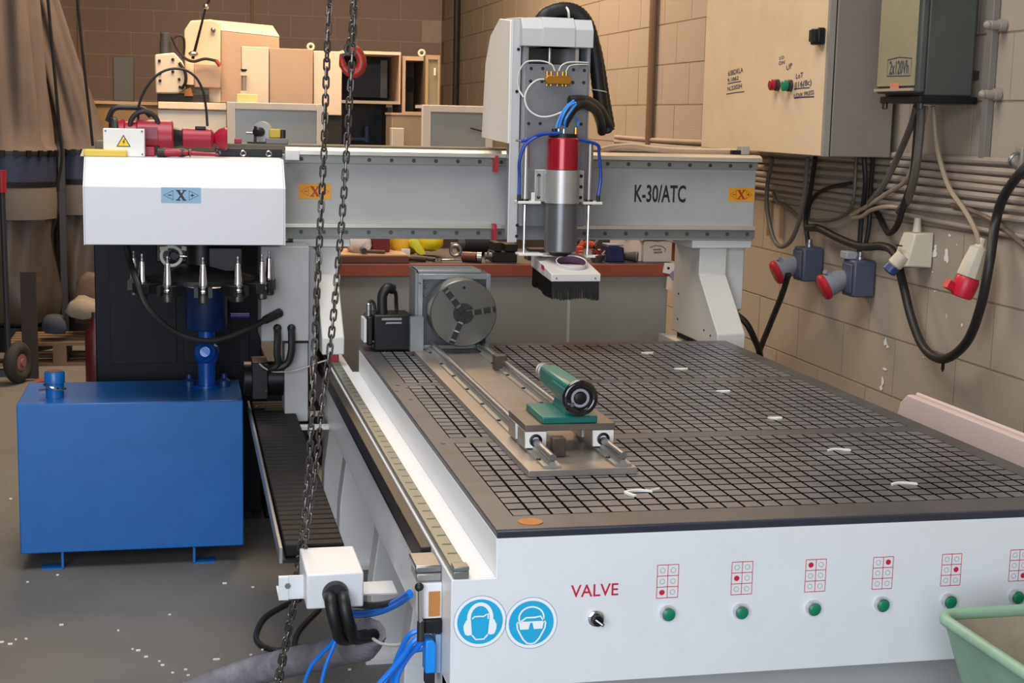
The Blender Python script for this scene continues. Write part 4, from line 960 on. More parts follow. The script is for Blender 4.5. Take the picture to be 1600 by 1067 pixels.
# cables on the right wall
CG, CB, CT = M('cable_grey', '5c5650', .5, var=.15), M('cable_black', '1e1d1d', .5, var=.2), M('cable_tan', '9b8974', .5, var=.12)
def cable(pts, r, mat, label, x=1.93, grp=None, seg=8):
    P = [q if isinstance(q, Vector) else A(q[0], q[1], x=(q[2] if len(q) > 2 else x)) for q in pts]
    return MB().tube(P, r, seg, 6).single('cable', mat, label, 'cable', grp)
cable([(1610, 255, 1.95), (1590, 275), (1567, 310), (1555, 350), (1546, 410, 1.88), (1532, 480, 1.88), (1510, 535, 1.89), (1475, 561, 1.90), (1445, 545, 1.92), (1425, 500), (1410, 440), (1398, 397), (1380, 385), (1345, 385), (1310, 372), (1280, 357), (1262, 356)], .0155, CB, 'thick black cable sagging in a deep loop on right wall', 1.93, None, 12)
c = A(1474, 562, x=1.90); MB().lathe(c + Vector((0, 0, -.012)), (.1, .2, -1), [(0, .006), (.02, .006), (.03, .002)], 8).single('cable_tie', BLACK, 'black tie tail under the deep cable loop', 'cable tie')
cable([(1432, 166, 1.85), (1424, 195, 1.87), (1403, 245), (1380, 290), (1358, 318)], .0125, CG, 'dark cable dropping left from isolator box toward conduits')
cable([(1434, 166, 1.86), (1431, 220, 1.87), (1425, 280, 1.88), (1412, 320, 1.9), (1402, 352, 1.92), (1390, 364, 1.95), (1382, 355, 1.97), (1370, 330, 1.975)], .0115, CB, 'black cable from isolator hooking up behind the white socket')
cable([(1440, 166, 1.85), (1437, 215, 1.86), (1430, 270, 1.87), (1419, 310, 1.9), (1405, 330, 1.95)], .0145, CG, 'thickest grey cable straight down from isolator box')
cable([(1447, 166, 1.88), (1443, 190, 1.88), (1432, 205, 1.88), (1436, 235, 1.89), (1425, 262, 1.9), (1414, 284, 1.91), (1385, 303), (1355, 322), (1330, 337)], .0085, CT, 'tan cable curving from isolator down left to a bare end')
cable([(1333, 341), (1347, 338), (1362, 328), (1385, 323), (1405, 324, 1.96)], .0085, CT, 'short tan cable bending below the other tan cable end')
cable([(1458, 166, 1.9), (1462, 215, 1.92), (1470, 255, 1.92), (1484, 295, 1.92), (1508, 330, 1.92), (1524, 360, 1.92), (1530, 381, 1.925)], .0085, CT, 'tan cable from isolator to the hanging white and red plug')
cable([(1487, 320, 1.97), (1520, 330, 1.97), (1560, 350, 1.97), (1610, 392, 1.97)], .0085, M('cable_brown', '6b5a4b', .5), 'brown cable running down right behind the thick black cable')
cable([(1207, 246, 1.85), (1199, 290, 1.86), (1199, 330, 1.87), (1208, 370, 1.88), (1219, 385, 1.88), (1234, 378, 1.88), (1247, 350, 1.88), (1256, 310, 1.87), (1262, 246, 1.86)], .0095, CG, 'grey cable hanging as a loop under left end of cabinet')
cable([(1274, 246, 1.9), (1266, 300, 1.92), (1259, 340, 1.94), (1263, 384, 1.95)], .010, CB, 'black cable feeding the left blue wall socket')
cable([(1350, 246, 1.9), (1352, 290, 1.92), (1346, 340, 1.94), (1342, 398, 1.95)], .010, CB, 'black cable feeding the right blue wall socket')
cable([(1364, 246, 1.93), (1360, 300, 1.95), (1358, 350, 1.96), (1352, 385, 1.96)], .009, CB, 'black cable just right of the right socket feed')
cable([(1262, 340, 1.95), (1266, 318, 1.95), (1278, 302, 1.95), (1300, 292, 1.95), (1330, 286, 1.96)], .008, CB, 'thin black cable arching over the left blue socket')
cable([(1256, 342, 1.96), (1285, 345, 1.96), (1312, 340, 1.96), (1332, 318, 1.96), (1338, 246, 1.96)], .0065, CG, 'thin grey cable dipping between the two blue sockets')
cable([(1208, 300, 1.97), (1214, 315, 1.97), (1226, 320, 1.97), (1250, 340, 1.97)], .007, CG, 'short grey cable behind the grey cable loop')
cable([(1232, 428, 1.86), (1222, 460, 1.87), (1204, 505, 1.90), (1186, 552, 1.93), (1178, 600, 1.93), Vector((1.94, 3.2, .30)), Vector((1.90, 3.15, .014))], .0135, CB, 'black cable from left blue socket down toward the gantry leg')
cable([(1152, 492, 1.75), (1166, 505, 1.78), (1178, 528, 1.82), (1188, 560, 1.88), (1190, 640, 1.88), Vector((1.90, 2.7, .35)), Vector((1.88, 2.6, .015))], .0145, CB, 'black cable curving out behind right gantry leg')
cable([Vector((1.505, 2.62, 1.17)), Vector((1.520, 2.64, 1.165)), Vector((1.518, 2.66, 1.10)), Vector((1.509, 2.66, 1.02)), Vector((1.503, 2.66, .97))], .004, CB, 'thin black lead hanging beside gantry beam right end')
c = A(1588, 250, x=1.95); t = thing('cable_clip', 'pale metal clip holding the thick black cable at right edge', 'clip', tuple(c))
MB().box(1.955, XW - .0055, c.y - .02, c.y + .02, c.z - .03, c.z + .04).build('clip_base', M('stub_grey', '8f877c', .5), t, bev=.004)
MB().torus((1.95, c.y, c.z), (0, 1, .3), .022, .005, 18, 6).build('clip_loop', STEEL, t)

# ================================================================ PINK BOARD, GREEN TUB
pk = thing('guard_board', 'long pale pink dusty board standing between table and wall', 'board', (1.48, .6, 0))
PK = M('dusty_pink', 'c4b0ac', .75, var=.06, scale=5, bump=.15, dirt='c7bab2', dscale=3, damt=.6)
MB().prism([(-.6, 0), (1.27, 0), (1.265, .715), (1.245, .77), (1.205, .80), (-.6, .80)], 'x', 1.462, 1.485).build('face_board', PK, pk, bev=.004)
MB().prism([(-.6, .76), (1.225, .76), (1.20, .808), (-.6, .808)], 'x', 1.4852, 1.497).build('top_rail', PK, pk, bev=.006)
MB().prism([(-.6, 0), (-.5, 0), (-.5, .76), (-.6, .76)], 'x', 1.4852, 1.60).build('foot', PK, pk); MB().box(1.4852, 1.60, 1.1, 1.2, 0, .76).build('foot', PK, pk)

tz = .655
p0, p1, p2 = A(1462, 962, z=tz), A(1600, 944, z=tz), A(1600, 1049, z=tz)
bx0, by1 = p0.x, min(-.03, p0.y); bx1, by0 = bx0 + .62, by1 - .85
GRN = M('pale_green_paint', '86a78f', .5, var=.06, scale=6, dirt='5d7263', dscale=5, damt=.5)
TIN = M('tub_inside', 'a99e88', .8, var=.15, scale=5, bump=.3, dirt='7d7466', dscale=4, damt=.7)
tb = thing('tub', 'pale green metal tub with rolled rim and dirty inside, lower right', 'tub', (bx0 + .3, by1 - .4, 0))
def loop(x0, x1, y0, y1, r, z, n=5):
    P = []
    for cx, cy_, a0 in ((x1 - r, y1 - r, 0), (x0 + r, y1 - r, 90), (x0 + r, y0 + r, 180), (x1 - r, y0 + r, 270)):
        for k in range(n + 1):
            a = math.radians(a0 + 90 * k / n); P.append(Vector((cx + r * math.cos(a), cy_ + r * math.sin(a), z)))
    return P
def shell(La, Lb, mb, cap=None):
    n = len(La); o = len(mb.v); mb.v += La + Lb
    mb.f += [(o + i, o + (i + 1) % n, o + n + (i + 1) % n, o + n + i) for i in range(n)]
    if cap: mb.f.append(tuple(o + n + i for i in range(n)))
top, bot = loop(bx0, bx1, by0, by1, .04, tz), loop(bx0 + .10, bx1 - .10, by0 + .12, by1 - .12, .06, .22)
mb = MB(); shell(top, bot, mb, True); mb.build('outer_shell', GRN, tb, smooth=True)
ti, bi = loop(bx0 + .006, bx1 - .006, by0 + .006, by1 - .006, .036, tz - .001), loop(bx0 + .106, bx1 - .106, by0 + .126, by1 - .126, .055, .226)
mb = MB(); shell(ti, bi, mb, True); mb.build('inside', TIN, tb)
MB().tubepath(loop(bx0 + .002, bx1 - .002, by0 + .002, by1 - .002, .04, tz + .002), .0115, 10, True).build('rolled_rim', GRN, tb, ang=80)
for xx in (bx0 + .16, bx1 - .16):
    for yy in (by0 + .18, by1 - .18): MB().cyl((xx, yy, 0), (xx, yy, .222), .02, seg=12).build('leg', DSTEEL, tb)

# ================================================================ BLUE TANK, PUMP, NAVY CABINET
tk = thing('blue_tank', 'large bright blue steel water tank standing on short feet', 'tank', (-.745, 2.65, 0))
MB().box(-1.121, -.375, 2.45, 2.86, .060, .578).build('tank_body', BLUE, tk, bev=.004)
for xx, s in ((-.985, -1), (-.545, 1)):
    MB().box(xx - .004, xx + .004, 2.455, 2.50, .004, .0605).build('foot', BLUE, tk); MB().box(min(xx, xx + s * .07), max(xx, xx + s * .07), 2.455, 2.51, 0, .005).build('foot_plate', BLUE, tk)
    MB().box(xx - .004, xx + .004, 2.79, 2.84, .004, .0605).build('foot', BLUE, tk); MB().box(min(xx, xx + s * .07), max(xx, xx + s * .07), 2.79, 2.85, 0, .005).build('foot_plate', BLUE, tk)
cx_, cy_ = A(88, 616, z=.578).x, 2.57
o = MB().lathe((cx_, cy_, .5785), (0, 0, 1), [(0, .030), (.05, .030), (.051, .034), (.085, .034), (.09, .031)], 24).build('filler_neck', BLUE, tk)
MB().lathe((cx_, cy_, .6685), (0, 0, 1), [(0, .029), (.0015, .029)], 20).build('filler_bung', M('dark_red_bung', '4a1518', .5), o)
MB().torus((cx_, cy_, .615), (.25, 0, 1), .034, .005, 24, 6).build('hose_clamp', CHROME, o); MB().cyl((cx_ - .05, cy_ - .02, .602), (cx_ - .028, cy_ - .02, .606), .007, seg=8).build('clamp_screw', CHROME, o)
px_, py_ = -.493, 2.72
pp_ = thing('vacuum_separator', 'dark blue cylinder and pipe tee rising from the tank top', 'separator', (px_, py_, .578))
PBL = M('pipe_blue', '0d4a9c', .28, .2, var=.08, coat=.4)
MB().lathe((px_, py_, .5785), (0, 0, 1), [(0, .05), (.008, .05), (.009, .032), (.06, .032), (.10, .032)], 24).build('lower_pipe', PBL, pp_)
MB().lathe((px_, py_, .668), (0, 0, 1), [(0, .036), (.01, .042), (.04, .046), (.06, .042), (.07, .030), (.115, .030)], 24).build('tee', PBL, pp_)
MB().lathe((px_, py_ - .02, .705), (-.15, -1, .25), [(0, .034), (.03, .034), (.034, .026), (.045, .018)], 20).build('tee_plug', PBL, pp_)
for dx in (-.062, .062): MB().lathe((px_ + dx, py_ + .01, .5785), (0, 0, 1), [(0, .022), (.02, .022), (.03, .012), (.045, .012)], 14).build('flange_lug', DBLUE, pp_)
MB().lathe((px_, py_, .783), (0, 0, 1), [(0, .035), (.006, .070), (.012, .074), (.16, .074), (.165, .06), (.17, .03)], 32).build('canister', M('canister_blue', '0c2a58', .4, .1, coat=.2), pp_)

nv = thing('vacuum_cabinet', 'tall dark navy steel cabinet behind the blue tank', 'cabinet', (-.6, 3.2, 0))
MB().box(-.893, -.285, 3.0, 3.5, .03, 1.13).build('housing', NAVY, nv, bev=.004)
MB().box(-.86, -.32, 3.03, 3.47, 0, .0295).build('plinth', BLACKM, nv)
MB().box(-.84, -.60, 2.994, 2.9998, .62, 1.05).build('access_panel', M('navy_panel', '0c0d13', .5, spec=.2), nv, bev=.001); MB().box(-.575, -.33, 2.994, 2.9998, .62, 1.05).build('access_panel', M('navy_panel', '0c0d13', .5, spec=.2), nv, bev=.001)
MB().lathe((-.30 - .08, 2.99, .90), (0, -1, 0), [(-.01, .05), (.012, .05), (.013, .042)], 24).build('gauge', M('grey_gauge', '3a3a40', .3, .4), nv)
MB().cyl((-.40, 2.985, .80), (-.33, 2.985, .80), .012, seg=12).build('purple_reflector', M('violet_lens', '4a4486', .2), nv)
bp = thing('vacuum_pump', 'black pump body low between navy cabinet and machine bed', 'pump', (-.19, 3.2, 0))
MB().box(-.275, -.10, 3.0, 3.55, 0, .62).build('pump_body', BLACKM, bp, bev=.01)
for k in range(6): MB().box(-.28, -.095, 2.985, 2.9998, .10 + k * .08, .14 + k * .08).build('cooling_fin', BLACKM, bp)

# ================================================================ HOSES AND CABLES AT FRONT LEFT
GH = M('grey_suction_hose', '77757c', .4, var=.3, scale=30, bump=.5, bscale=60, dirt='a8a8b2', dscale=14, damt=.5)
g0 = A(577, 1004, y=.66)
pts = [g0 + Vector((.004, .0, .028)), g0 + Vector((-.01, .04, -.02)), A(545, 1012, y=.8), A(500, 1024, y=.98), A(440, 1038, y=1.12), A(380, 1054, y=1.22), A(320, 1076, y=1.26), A(250, 1105, y=1.27)]
corr(pts, .040, 'suction_hose', None, GH)
so = bpy.data.objects['suction_hose']; so['label'] = 'thick grey corrugated hose lying along floor at front left'; so['category'] = 'hose'
hz = gc.z
for dx, lab in ((-.0145, 'left black hose from the white junction box into grey hose'), (.0147, 'right black hose from the white junction box into grey hose')):
    P = [(gc.x + dx, .596, hz), (gc.x + dx, .56, hz - .004), (gc.x + dx + .004, .548, hz - .03), (gc.x + dx + .014, .555, hz - .065), (gc.x + dx + .03, .59, hz - .105), g0 + Vector((dx * .6 + .002, -.005, .02))]
    MB().tube(P, .0145, 12).single('black_hose', BLACK, lab, 'hose', 'black hoses from the junction box')
def tubes(pts, r, mat, label, name='air_tube', cat='tube', grp=None): MB().tube(pts, r, 8, 8).single(name, mat, label, cat, grp)
S_ = .10
tubes([A(640, 925, y=.35), A(622, 937, y=.45), A(598, 949, y=.58), A(572, 956, y=.70), A(545, 957, y=.82)], .0062, BTUBE, 'upper bright blue tube from bed side behind the junction box', grp='blue air tubes')
tubes([A(642, 930, y=.35), A(622, 944, y=.45), A(598, 955, y=.57), A(572, 961, y=.69), A(545, 962, y=.80)], .0062, BTUBE, 'lower bright blue tube from bed side behind the junction box', grp='blue air tubes')
tubes([A(640, 928, y=.40), A(615, 941, y=.5), A(585, 946, y=.63), A(552, 944, y=.79)], .0085, CB, 'black cable above the blue tubes behind the junction box', 'black_cable', 'cable')
tubes([A(657, 984, y=.095), A(640, 992, y=.10), A(628, 1012, y=.12), A(616, 1045, y=.14), A(612, 1090, y=.15)], .0056, BTUBE, 'leftmost blue tube hanging from the blue valve', grp='blue air tubes')
tubes([A(660, 994, y=.09), A(645, 1003, y=.09), A(630, 1025, y=.10), A(612, 1047, y=.11), A(580, 1082, y=.12)], .0060, BTUBE, 'middle blue tube sweeping left from the blue valve', grp='blue air tubes')
tubes([A(664, 997, y=.09), A(652, 1010, y=.10), A(636, 1028, y=.12), A(622, 1055, y=.13), A(616, 1090, y=.13)], .0060, BTUBE, 'right blue tube dropping from the blue valve', grp='blue air tubes')
tubes([A(664, 1014, y=.30), A(645, 1018, y=.32), A(628, 1030, y=.34), A(610, 1052, y=.36), A(590, 1085, y=.36)], .0050, BTUBE, 'short blue tube coming out beside the front white leg', grp='blue air tubes')
tubes([A(531, 984, y=.62), A(520, 1003, y=.63), A(500, 1024, y=.65), A(484, 1045, y=.66), A(470, 1085, y=.67)], .0048, BTUBE, 'left blue tube of pair crossing the grey floor hose', grp='blue air tubes')
tubes([A(530, 988, y=.60), A(521, 1010, y=.60), A(511, 1035, y=.60), A(504, 1060, y=.60), A(500, 1088, y=.60)], .0048, BTUBE, 'right blue tube of pair crossing the grey floor hose', grp='blue air tubes')
tubes([A(583, 998, y=.62), A(598, 1006, y=.55), A(625, 1007, y=.40), A(652, 990, y=.25)], .0036, LINE, 'thin white tube sagging between grey hose end and blue valve')
def floorcable(pts, r, label):
    tubes([A(a, b, z=r) for a, b in pts], r, CB, label, 'floor_cable', 'cable')
floorcable([(470, 935), (440, 948), (412, 966), (400, 990), (406, 1006), (428, 1015), (452, 1014), (480, 1008), (520, 1001), (560, 994)], .008, 'black cable looping over the floor left of chain')
floorcable([(500, 951), (480, 970), (465, 988), (460, 1004), (462, 1018)], .007, 'black cable on floor below the junction box')

# ================================================================ ITEMS ON THE TOOL CHANGER HOOD
ZH = 1.409
wbx = thing('warning_box', 'small white electrical box with yellow warning triangle on the hood', 'electrical box', (-.75, 2.38, ZH))
x0, x1, z0, z1 = rect(161, 201, 226, 244, 2.345)
MB().box(x0, x1, 2.345, 2.43, ZH + .0003, z1).build('box', M('box_white', 'dcdbd6', .45), wbx, bev=.003)
bpn = Plane((0, 2.3446, 0), (1, 0, 0), (0, 0, 1)); c = A(193, 221, y=2.3446); k = .0225; TC = (c.x, c.z - .001)
T = lambda s: [(TC[0] + s * math.cos(math.radians(a)), TC[1] + s * math.sin(math.radians(a)) - .003) for a in (90, 210, 330)]
mb = MB(); bpn.poly(mb, T(.026), .0004); o = flat(mb, 'triangle_border', KPRINT, wbx); mb = MB(); bpn.poly(mb, T(.0205), .0008); flat(mb, 'warning_triangle', YEL, o)
mb = MB(); b_ = [(.003, .012), (-.004, .001), (.001, .001), (-.002, -.009), (.005, .004), (.0005, .004), (.006, .012)]
bpn.poly(mb, [(TC[0] + a, TC[1] + b - .003) for a, b in b_], .0011); flat(mb, 'lightning_bolt', KPRINT, o)
mb = MB()
for xx in (x0 + .008, x1 - .008):
    for zz in (z1 - .008, ZH + .009): mb.lathe((xx, 2.345, zz), (0, -1, 0), [(0, .003), (.0015, .003)], 8)
mb.build('cover_screws', DSTEEL, wbx)
rt_ = thing('red_power_tool', 'red angle polisher with black grip lying on the white hood', 'power tool', (-.6, 2.48, ZH))
p, q = A(172, 213, y=2.48), A(268, 212, y=2.48); zc = ZH + .062; p.z = q.z = zc
MB().lathe(p, q - p, [(0, .035), (.01, .052), (.045, .058), (.05, .05), (.085, .052), (.09, .058), (.20, .058), (.205, .05), ((q - p).length - .006, .05), ((q - p).length, .04)], 28).build('motor_housing', RED, rt_)
MB().torus(p + Vector((.012, 0, 0)), (1, .1, 0), .052, .014, 28, 10).build('rubber_ring', BLACK, rt_)
q2 = A(284, 212, y=2.48); q2.z = zc; MB().lathe(q, q2 - q, [(0, .040), (.01, .034), ((q2 - q).length, .028)], 20).build('gear_neck', BLACKM, rt_)
q3 = A(334, 212, y=2.48); q3.z = zc; MB().lathe(q2, q3 - q2, [(0, .026), (.004, .034), ((q3 - q2).length - .01, .032), ((q3 - q2).length, .022)], 22).build('barrel', RED, rt_)
q4 = A(355, 211, y=2.48); q4.z = zc; MB().lathe(q3, q4 - q3, [(0, .016), (.006, .022), (.018, .032), ((q4 - q3).length - .008, .040), ((q4 - q3).length, .036)], 24).build('flared_cap', RED, rt_)
c = A(235, 234, y=2.43); MB().box(c.x - .03, c.x + .015, 2.42, 2.47, ZH + .0003, ZH + .032).build('support_foot', RED, rt_, bev=.004)
c = A(229, 207, y=2.42); MB().box(c.x - .03, c.x + .035, 2.415, 2.425, c.z - .02, c.z + .018).build('rating_plate', M('maroon_plate', '7c2034', .4), rt_)
c = A(312, 202, y=2.48); MB().box(c.x - .015, c.x + .02, 2.46, 2.48, zc + .028, zc + .04).build('trigger', BLACKM, rt_, bev=.003)
MB().tube([A(203, 200, y=2.45), A(205, 188, y=2.45), A(213, 178, y=2.45), A(226, 174, y=2.45), A(240, 180, y=2.45), A(247, 192, y=2.45), A(249, 215, y=2.44), A(243, 238, y=2.43)], .0085, 10).build('grip_loop', BLACK, rt_)
MB().tube([A(216, 190, y=2.49), A(217, 165, y=2.49), A(228, 138, y=2.49), A(246, 117, y=2.49), A(266, 108, y=2.49), A(288, 109, y=2.49), A(306, 121, y=2.49), A(317, 142, y=2.49), A(322, 170, y=2.49), A(324, 197, y=2.48)], .0042, 8).build('power_cord', BLACK, rt_)
MB().tube([A(168, 190, y=2.52), A(178, 170, y=2.52), A(200, 168, y=2.52), A(222, 170, y=2.52), A(236, 182, y=2.52)], .009, 8).build('rear_handle', BLACK, rt_)
yb_ = thing('yellow_pad', 'yellow rectangular foam pad lying on left end of hood', 'pad', (-.83, 2.36, ZH))
x0, x1, _, z1 = rect(131, 234, 198, 246, 2.32)
MB().box(x0, x1, 2.318, 2.40, ZH + .0003, z1).build('pad', M('yellow_foam', 'd8be52', .7, var=.08), yb_, bev=.004)
MB().hull8([(x0 - .012, 2.325, ZH + .0003), (x0 - .0002, 2.325, ZH + .0003), (x0 - .0002, 2.325, z1 + .001), (x0 - .004, 2.325, z1)], [(x0 - .012, 2.39, ZH + .0003), (x0 - .0002, 2.39, ZH + .0003), (x0 - .0002, 2.39, z1 + .001), (x0 - .004, 2.39, z1)]).build('torn_edge', M('pale_foam', 'd9cfa0', .8), yb_)
sd = thing('screwdriver', 'red and black insulated screwdriver on the hood beside the red tool', 'screwdriver', (-.55, 2.35, ZH))
p, q = A(243, 240, y=2.34), A(296, 242, y=2.34); p.z = q.z = ZH + .016
MB().lathe(p, q - p, [(0, .008), (.006, .015), (.03, .0155), (.06, .012), (.085, .0145), (.10, .010), ((q - p).length, .008)], 18).build('handle', BLACK, sd)
MB().lathe(p + (q - p) * .12 + Vector((0, -.004, .0)), q - p, [(0, .006), (.02, .0135), (.055, .0125), (.09, .008)], 16).build('red_grip', RED, sd)
r_ = A(341, 243, y=2.34); r_.z = ZH + .012
MB().lathe(q, r_ - q, [(0, .013), (.004, .013), (.005, .0065), ((r_ - q).length - .02, .0055), ((r_ - q).length, .003)], 14).build('red_shaft', RED, sd)
ZC = 1.4523
dg_ = thing('dial_wheel', 'small grey wheel with thick spindle standing on the gantry beam', 'wheel', (-.33, 2.72, ZC))
c = A(409, 206, y=2.70)
MB().lathe((c.x, 2.69, c.z), (.35, 1, 0), [(0, .036), (.012, .037), (.013, .030)], 28).build('wheel_disc', M('dial_face', '9b9a98', .4, .2), dg_)
MB().lathe((c.x - .004, 2.69, c.z), (-.6, -1, 0), [(0, .016), (.03, .016), (.035, .010)], 16).build('spindle', BLACKM, dg_)
MB().cyl((c.x - .055, 2.70, c.z - .005), (c.x + .045, 2.70, c.z - .006), .0035, seg=8).build('cross_bar', STEEL, dg_)
MB().box(c.x - .028, c.x - .018, 2.695, 2.71, ZC, c.z + .02).build('stand', BLACKM, dg_); MB().box(c.x - .05, c.x + .03, 2.68, 2.73, ZC, ZC + .006).build('stand_base', BLACKM, dg_)
x0, x1, z0, z1 = rect(415, 216, 450, 232, 2.68); gb = thing('grey_clamp', 'grey metal block with yellow cover on gantry beam beside small wheel', 'block', (x0, 2.7, ZC))
MB().box(x0, x1, 2.665, 2.72, ZC, ZC + .02).build('block', M('block_grey', '6d6a66', .45, .4), gb, bev=.002); MB().box(x0 + .012, x0 + .052, 2.67, 2.71, ZC + .0202, ZC + .052).build('yellow_cover', M('mustard_plastic', 'b09a28', .45), gb, bev=.004)
MB().cyl((x0 + .06, 2.69, ZC + .0202), (x0 + .06, 2.69, ZC + .05), .011, seg=12).build('knob', BLACK, gb)
c = A(372, 228, y=2.66); MB().box(c.x - .012, c.x + .012, 2.65, 2.68, ZC, ZC + .016).single('red_terminal', RED, 'tiny red terminal block on gantry beam left of the wheel', 'terminal', bev=.002)
mb = MB(); pts = [A(938, 233, y=2.62), A(960, 228, y=2.62), A(990, 226, y=2.62), A(1020, 230, y=2.62), A(1060, 233, y=2.62), A(1110, 234, y=2.62), A(1150, 235, y=2.62)]
mb.tube(pts, .006, 8).tube([p + Vector((0, .01, -.012)) for p in pts], .006, 8).single('beam_cable', M('pale_cable', 'd0b494', .5), 'two pale tan cables lying along top of gantry beam right of spindle', 'cable')
# ================================================================ WORKBENCH BEHIND THE GANTRY
bn = thing('workbench', 'grey fronted workbench with brown edged top behind the gantry', 'workbench', (.6, 3.55, 0))
BZ = .976
bx0_, bx1_ = -.05, 1.425
MB().box(bx0_, bx1_, 3.205, 3.95, .928, BZ - .004).build('worktop', M('bench_brown', '6b4028', .6, var=.15), bn)
MB().box(bx0_, bx1_, 3.205, 3.95, BZ - .0038, BZ).build('top_sheet', M('bench_sheet', '4a4440', .55, .2, var=.2, scale=8), bn)
MB().box(bx0_, bx1_, 3.185, 3.2048, .926, BZ - .002).build('edge_board', M('bench_edge', '8a432c', .55, var=.14, scale=10), bn, bev=.002)
GP = M('bench_grey', '8f8c86', .6, var=.05, scale=6, dirt='7c7973', dscale=4, damt=.3)
jx = A(888, 480, y=3.22).x
MB().box(bx0_ + .02, jx - .002, 3.215, 3.235, .02, .9255).build('front_panel', GP, bn); MB().box(jx + .002, bx1_ - .02, 3.215, 3.235, .02, .9255).build('front_panel', GP, bn)
MB().box(jx - .006, jx + .006, 3.2125, 3.2148, .02, .9275).build('joint_strip', M('joint_pale', 'b4b0a8', .5), bn)
for xx in (bx0_ + .03, bx1_ - .09):
    for yy in (3.26, 3.86): MB().box(xx, xx + .06, yy, yy + .06, 0, .9278).build('leg', DSTEEL, bn)
MB().box(bx0_, bx1_, 3.95, 3.97, .90, 1.09).build('back_board', M('bench_back', '4b3a30', .7, var=.2), bn)

def onbench(px, y): return A(px, 395, y=y).x
bd_ = thing('wooden_board', 'brown wooden boards stacked on left end of bench with pale top', 'board', (.1, 3.3, BZ))
x0, x1 = onbench(520, 3.24), onbench(638, 3.24)
MB().box(x0, x1, 3.215, 3.50, BZ + .0003, BZ + .027).build('lower_board', M('board_brown', '5f3526', .6, var=.2, scale=8), bd_, bev=.002)
MB().box(x0, x1 - .006, 3.22, 3.50, BZ + .0273, BZ + .034).build('upper_board', M('board_pale', 'b88f68', .6, var=.12, scale=6), bd_, bev=.001)
zb = BZ + .0345
def lump(pts, y0, y1, name, mat, label, cat, z=BZ, amp=.012, group=None):
    """soft bag-like body from a pixel outline: rounded in depth, rests on z"""
    c0 = [A(a, b, y=y0) for a, b in pts]; c0 = [.5 * (p + q) if k else p for i, p in enumerate(c0) for k, q in ((0, p), (1, c0[(i + 1) % len(c0)]))]
    c0 = [(c0[i - 1] + c0[i] * 2 + c0[(i + 1) % len(c0)]) / 4 for i in range(len(c0))]; rings = []
    cx = sum(p.x for p in c0) / len(c0); cz = sum(p.z for p in c0) / len(c0); mb = MB(); n = len(c0)
    for t, s in ((0, .80), (.12, .96), (.5, 1.0), (.88, .96), (1, .80)):
        rings.append([Vector((cx + (p.x - cx) * s + random.uniform(-amp, amp) * .5, y0 + (y1 - y0) * t, max(z + .0004, cz + (p.z - cz) * s + random.uniform(-amp, amp) * .5))) for p in c0])
    for r in rings: mb.v += r
    mb.f.append(tuple(range(n))[::-1]); mb.f.append(tuple(4 * n + i for i in range(n)))
    for k in range(4): mb.f += [(k * n + i, k * n + (i + 1) % n, (k + 1) * n + (i + 1) % n, (k + 1) * n + i) for i in range(n)]
    return mb.single(name, mat, label, cat, group, ang=75)
lump([(546, 400), (545, 380), (550, 371), (562, 369), (572, 371), (582, 370), (583, 400)], 3.30, 3.42, 'paper_bag', M('crumpled_white', 'd2c3bb', .8, bump=.5, bscale=30), 'crumpled white paper bag on the bench boards left end', 'bag', zb)
x0, x1, z0, z1 = rect(582, 369, 609, 396, 3.32); MB().box(x0, x1, 3.32, 3.44, zb, z1 + .02).single('red_box', M('maroon_box', '6a1420', .5), 'dark red box on bench between paper bag and yellow jacket', 'box', bev=.003)
YC = M('yellow_cloth', 'e6c60a', .6, var=.12, scale=9, bump=.4, bscale=25)
lump([(612, 394), (609, 380), (611, 369), (630, 366), (652, 368), (655, 380), (652, 400), (630, 399)], 3.42, 3.60, 'yellow_jacket', M('amber_cloth', 'd9a010', .6, var=.12, bump=.4, bscale=25), 'amber yellow folded cloth on bench right of the red box', 'cloth', BZ, .01)
lump([(640, 384), (645, 372), (656, 369), (662, 390), (668, 398), (660, 401), (650, 396)], 3.34, 3.42, 'yellow_sleeve', M('lime_cloth', 'cfc21c', .6, var=.12), 'yellow green strap hanging forward between the two yellow cloths', 'cloth', BZ, .006)
lump([(659, 393), (657, 378), (659, 367), (680, 365), (694, 368), (697, 380), (690, 390), (676, 394)], 3.42, 3.60, 'yellow_jacket', YC, 'bright yellow folded cloth on bench, right of amber one', 'cloth', BZ, .01)
def benchbar(pts, r, mat, label, name, cat, y=3.35, seg=8):
    P = [Vector((A(a, b, y=y).x, y + dy, BZ + r + .0005 + dz)) for a, b, dy, dz in pts]
    return MB().tube(P, r, seg, 3).single(name, mat, label, cat)
x0, x1, _, _ = rect(627, 385, 640, 390, 3.36); MB().box(x0, x1, 3.345, 3.36, BZ + .0003, BZ + .045).single('white_card', WPLAST, 'small white card leaning at the amber cloth foot', 'card')
sp = thing('spanner', 'bright steel spanner lying on bench left of the copper tube', 'spanner', (onbench(700, 3.26), 3.26, BZ))
xa, xb = onbench(684, 3.26), onbench(720, 3.26)
MB().box(xa + .01, xb, 3.252, 3.268, BZ + .006, BZ + .013).build('shank', CHROME, sp, bev=.002)
an = [math.radians(a) for a in range(150, 451, 20)]
mb = MB(); P = [(xa + .017 * math.cos(a), 3.26 + .017 * math.sin(a)) for a in an] + [(xa + .008 * math.cos(a), 3.26 + .008 * math.sin(a)) for a in an[::-1]]
for i in range(len(an) - 1):
    q = lambda r, a, z: (xa + r * math.cos(a), 3.26 + r * math.sin(a), z)
    mb.hull8([q(.008, an[i], BZ + .004), q(.019, an[i], BZ + .004), q(.019, an[i + 1], BZ + .004), q(.008, an[i + 1], BZ + .004)], [q(.008, an[i], BZ + .016), q(.019, an[i], BZ + .016), q(.019, an[i + 1], BZ + .016), q(.008, an[i + 1], BZ + .016)])
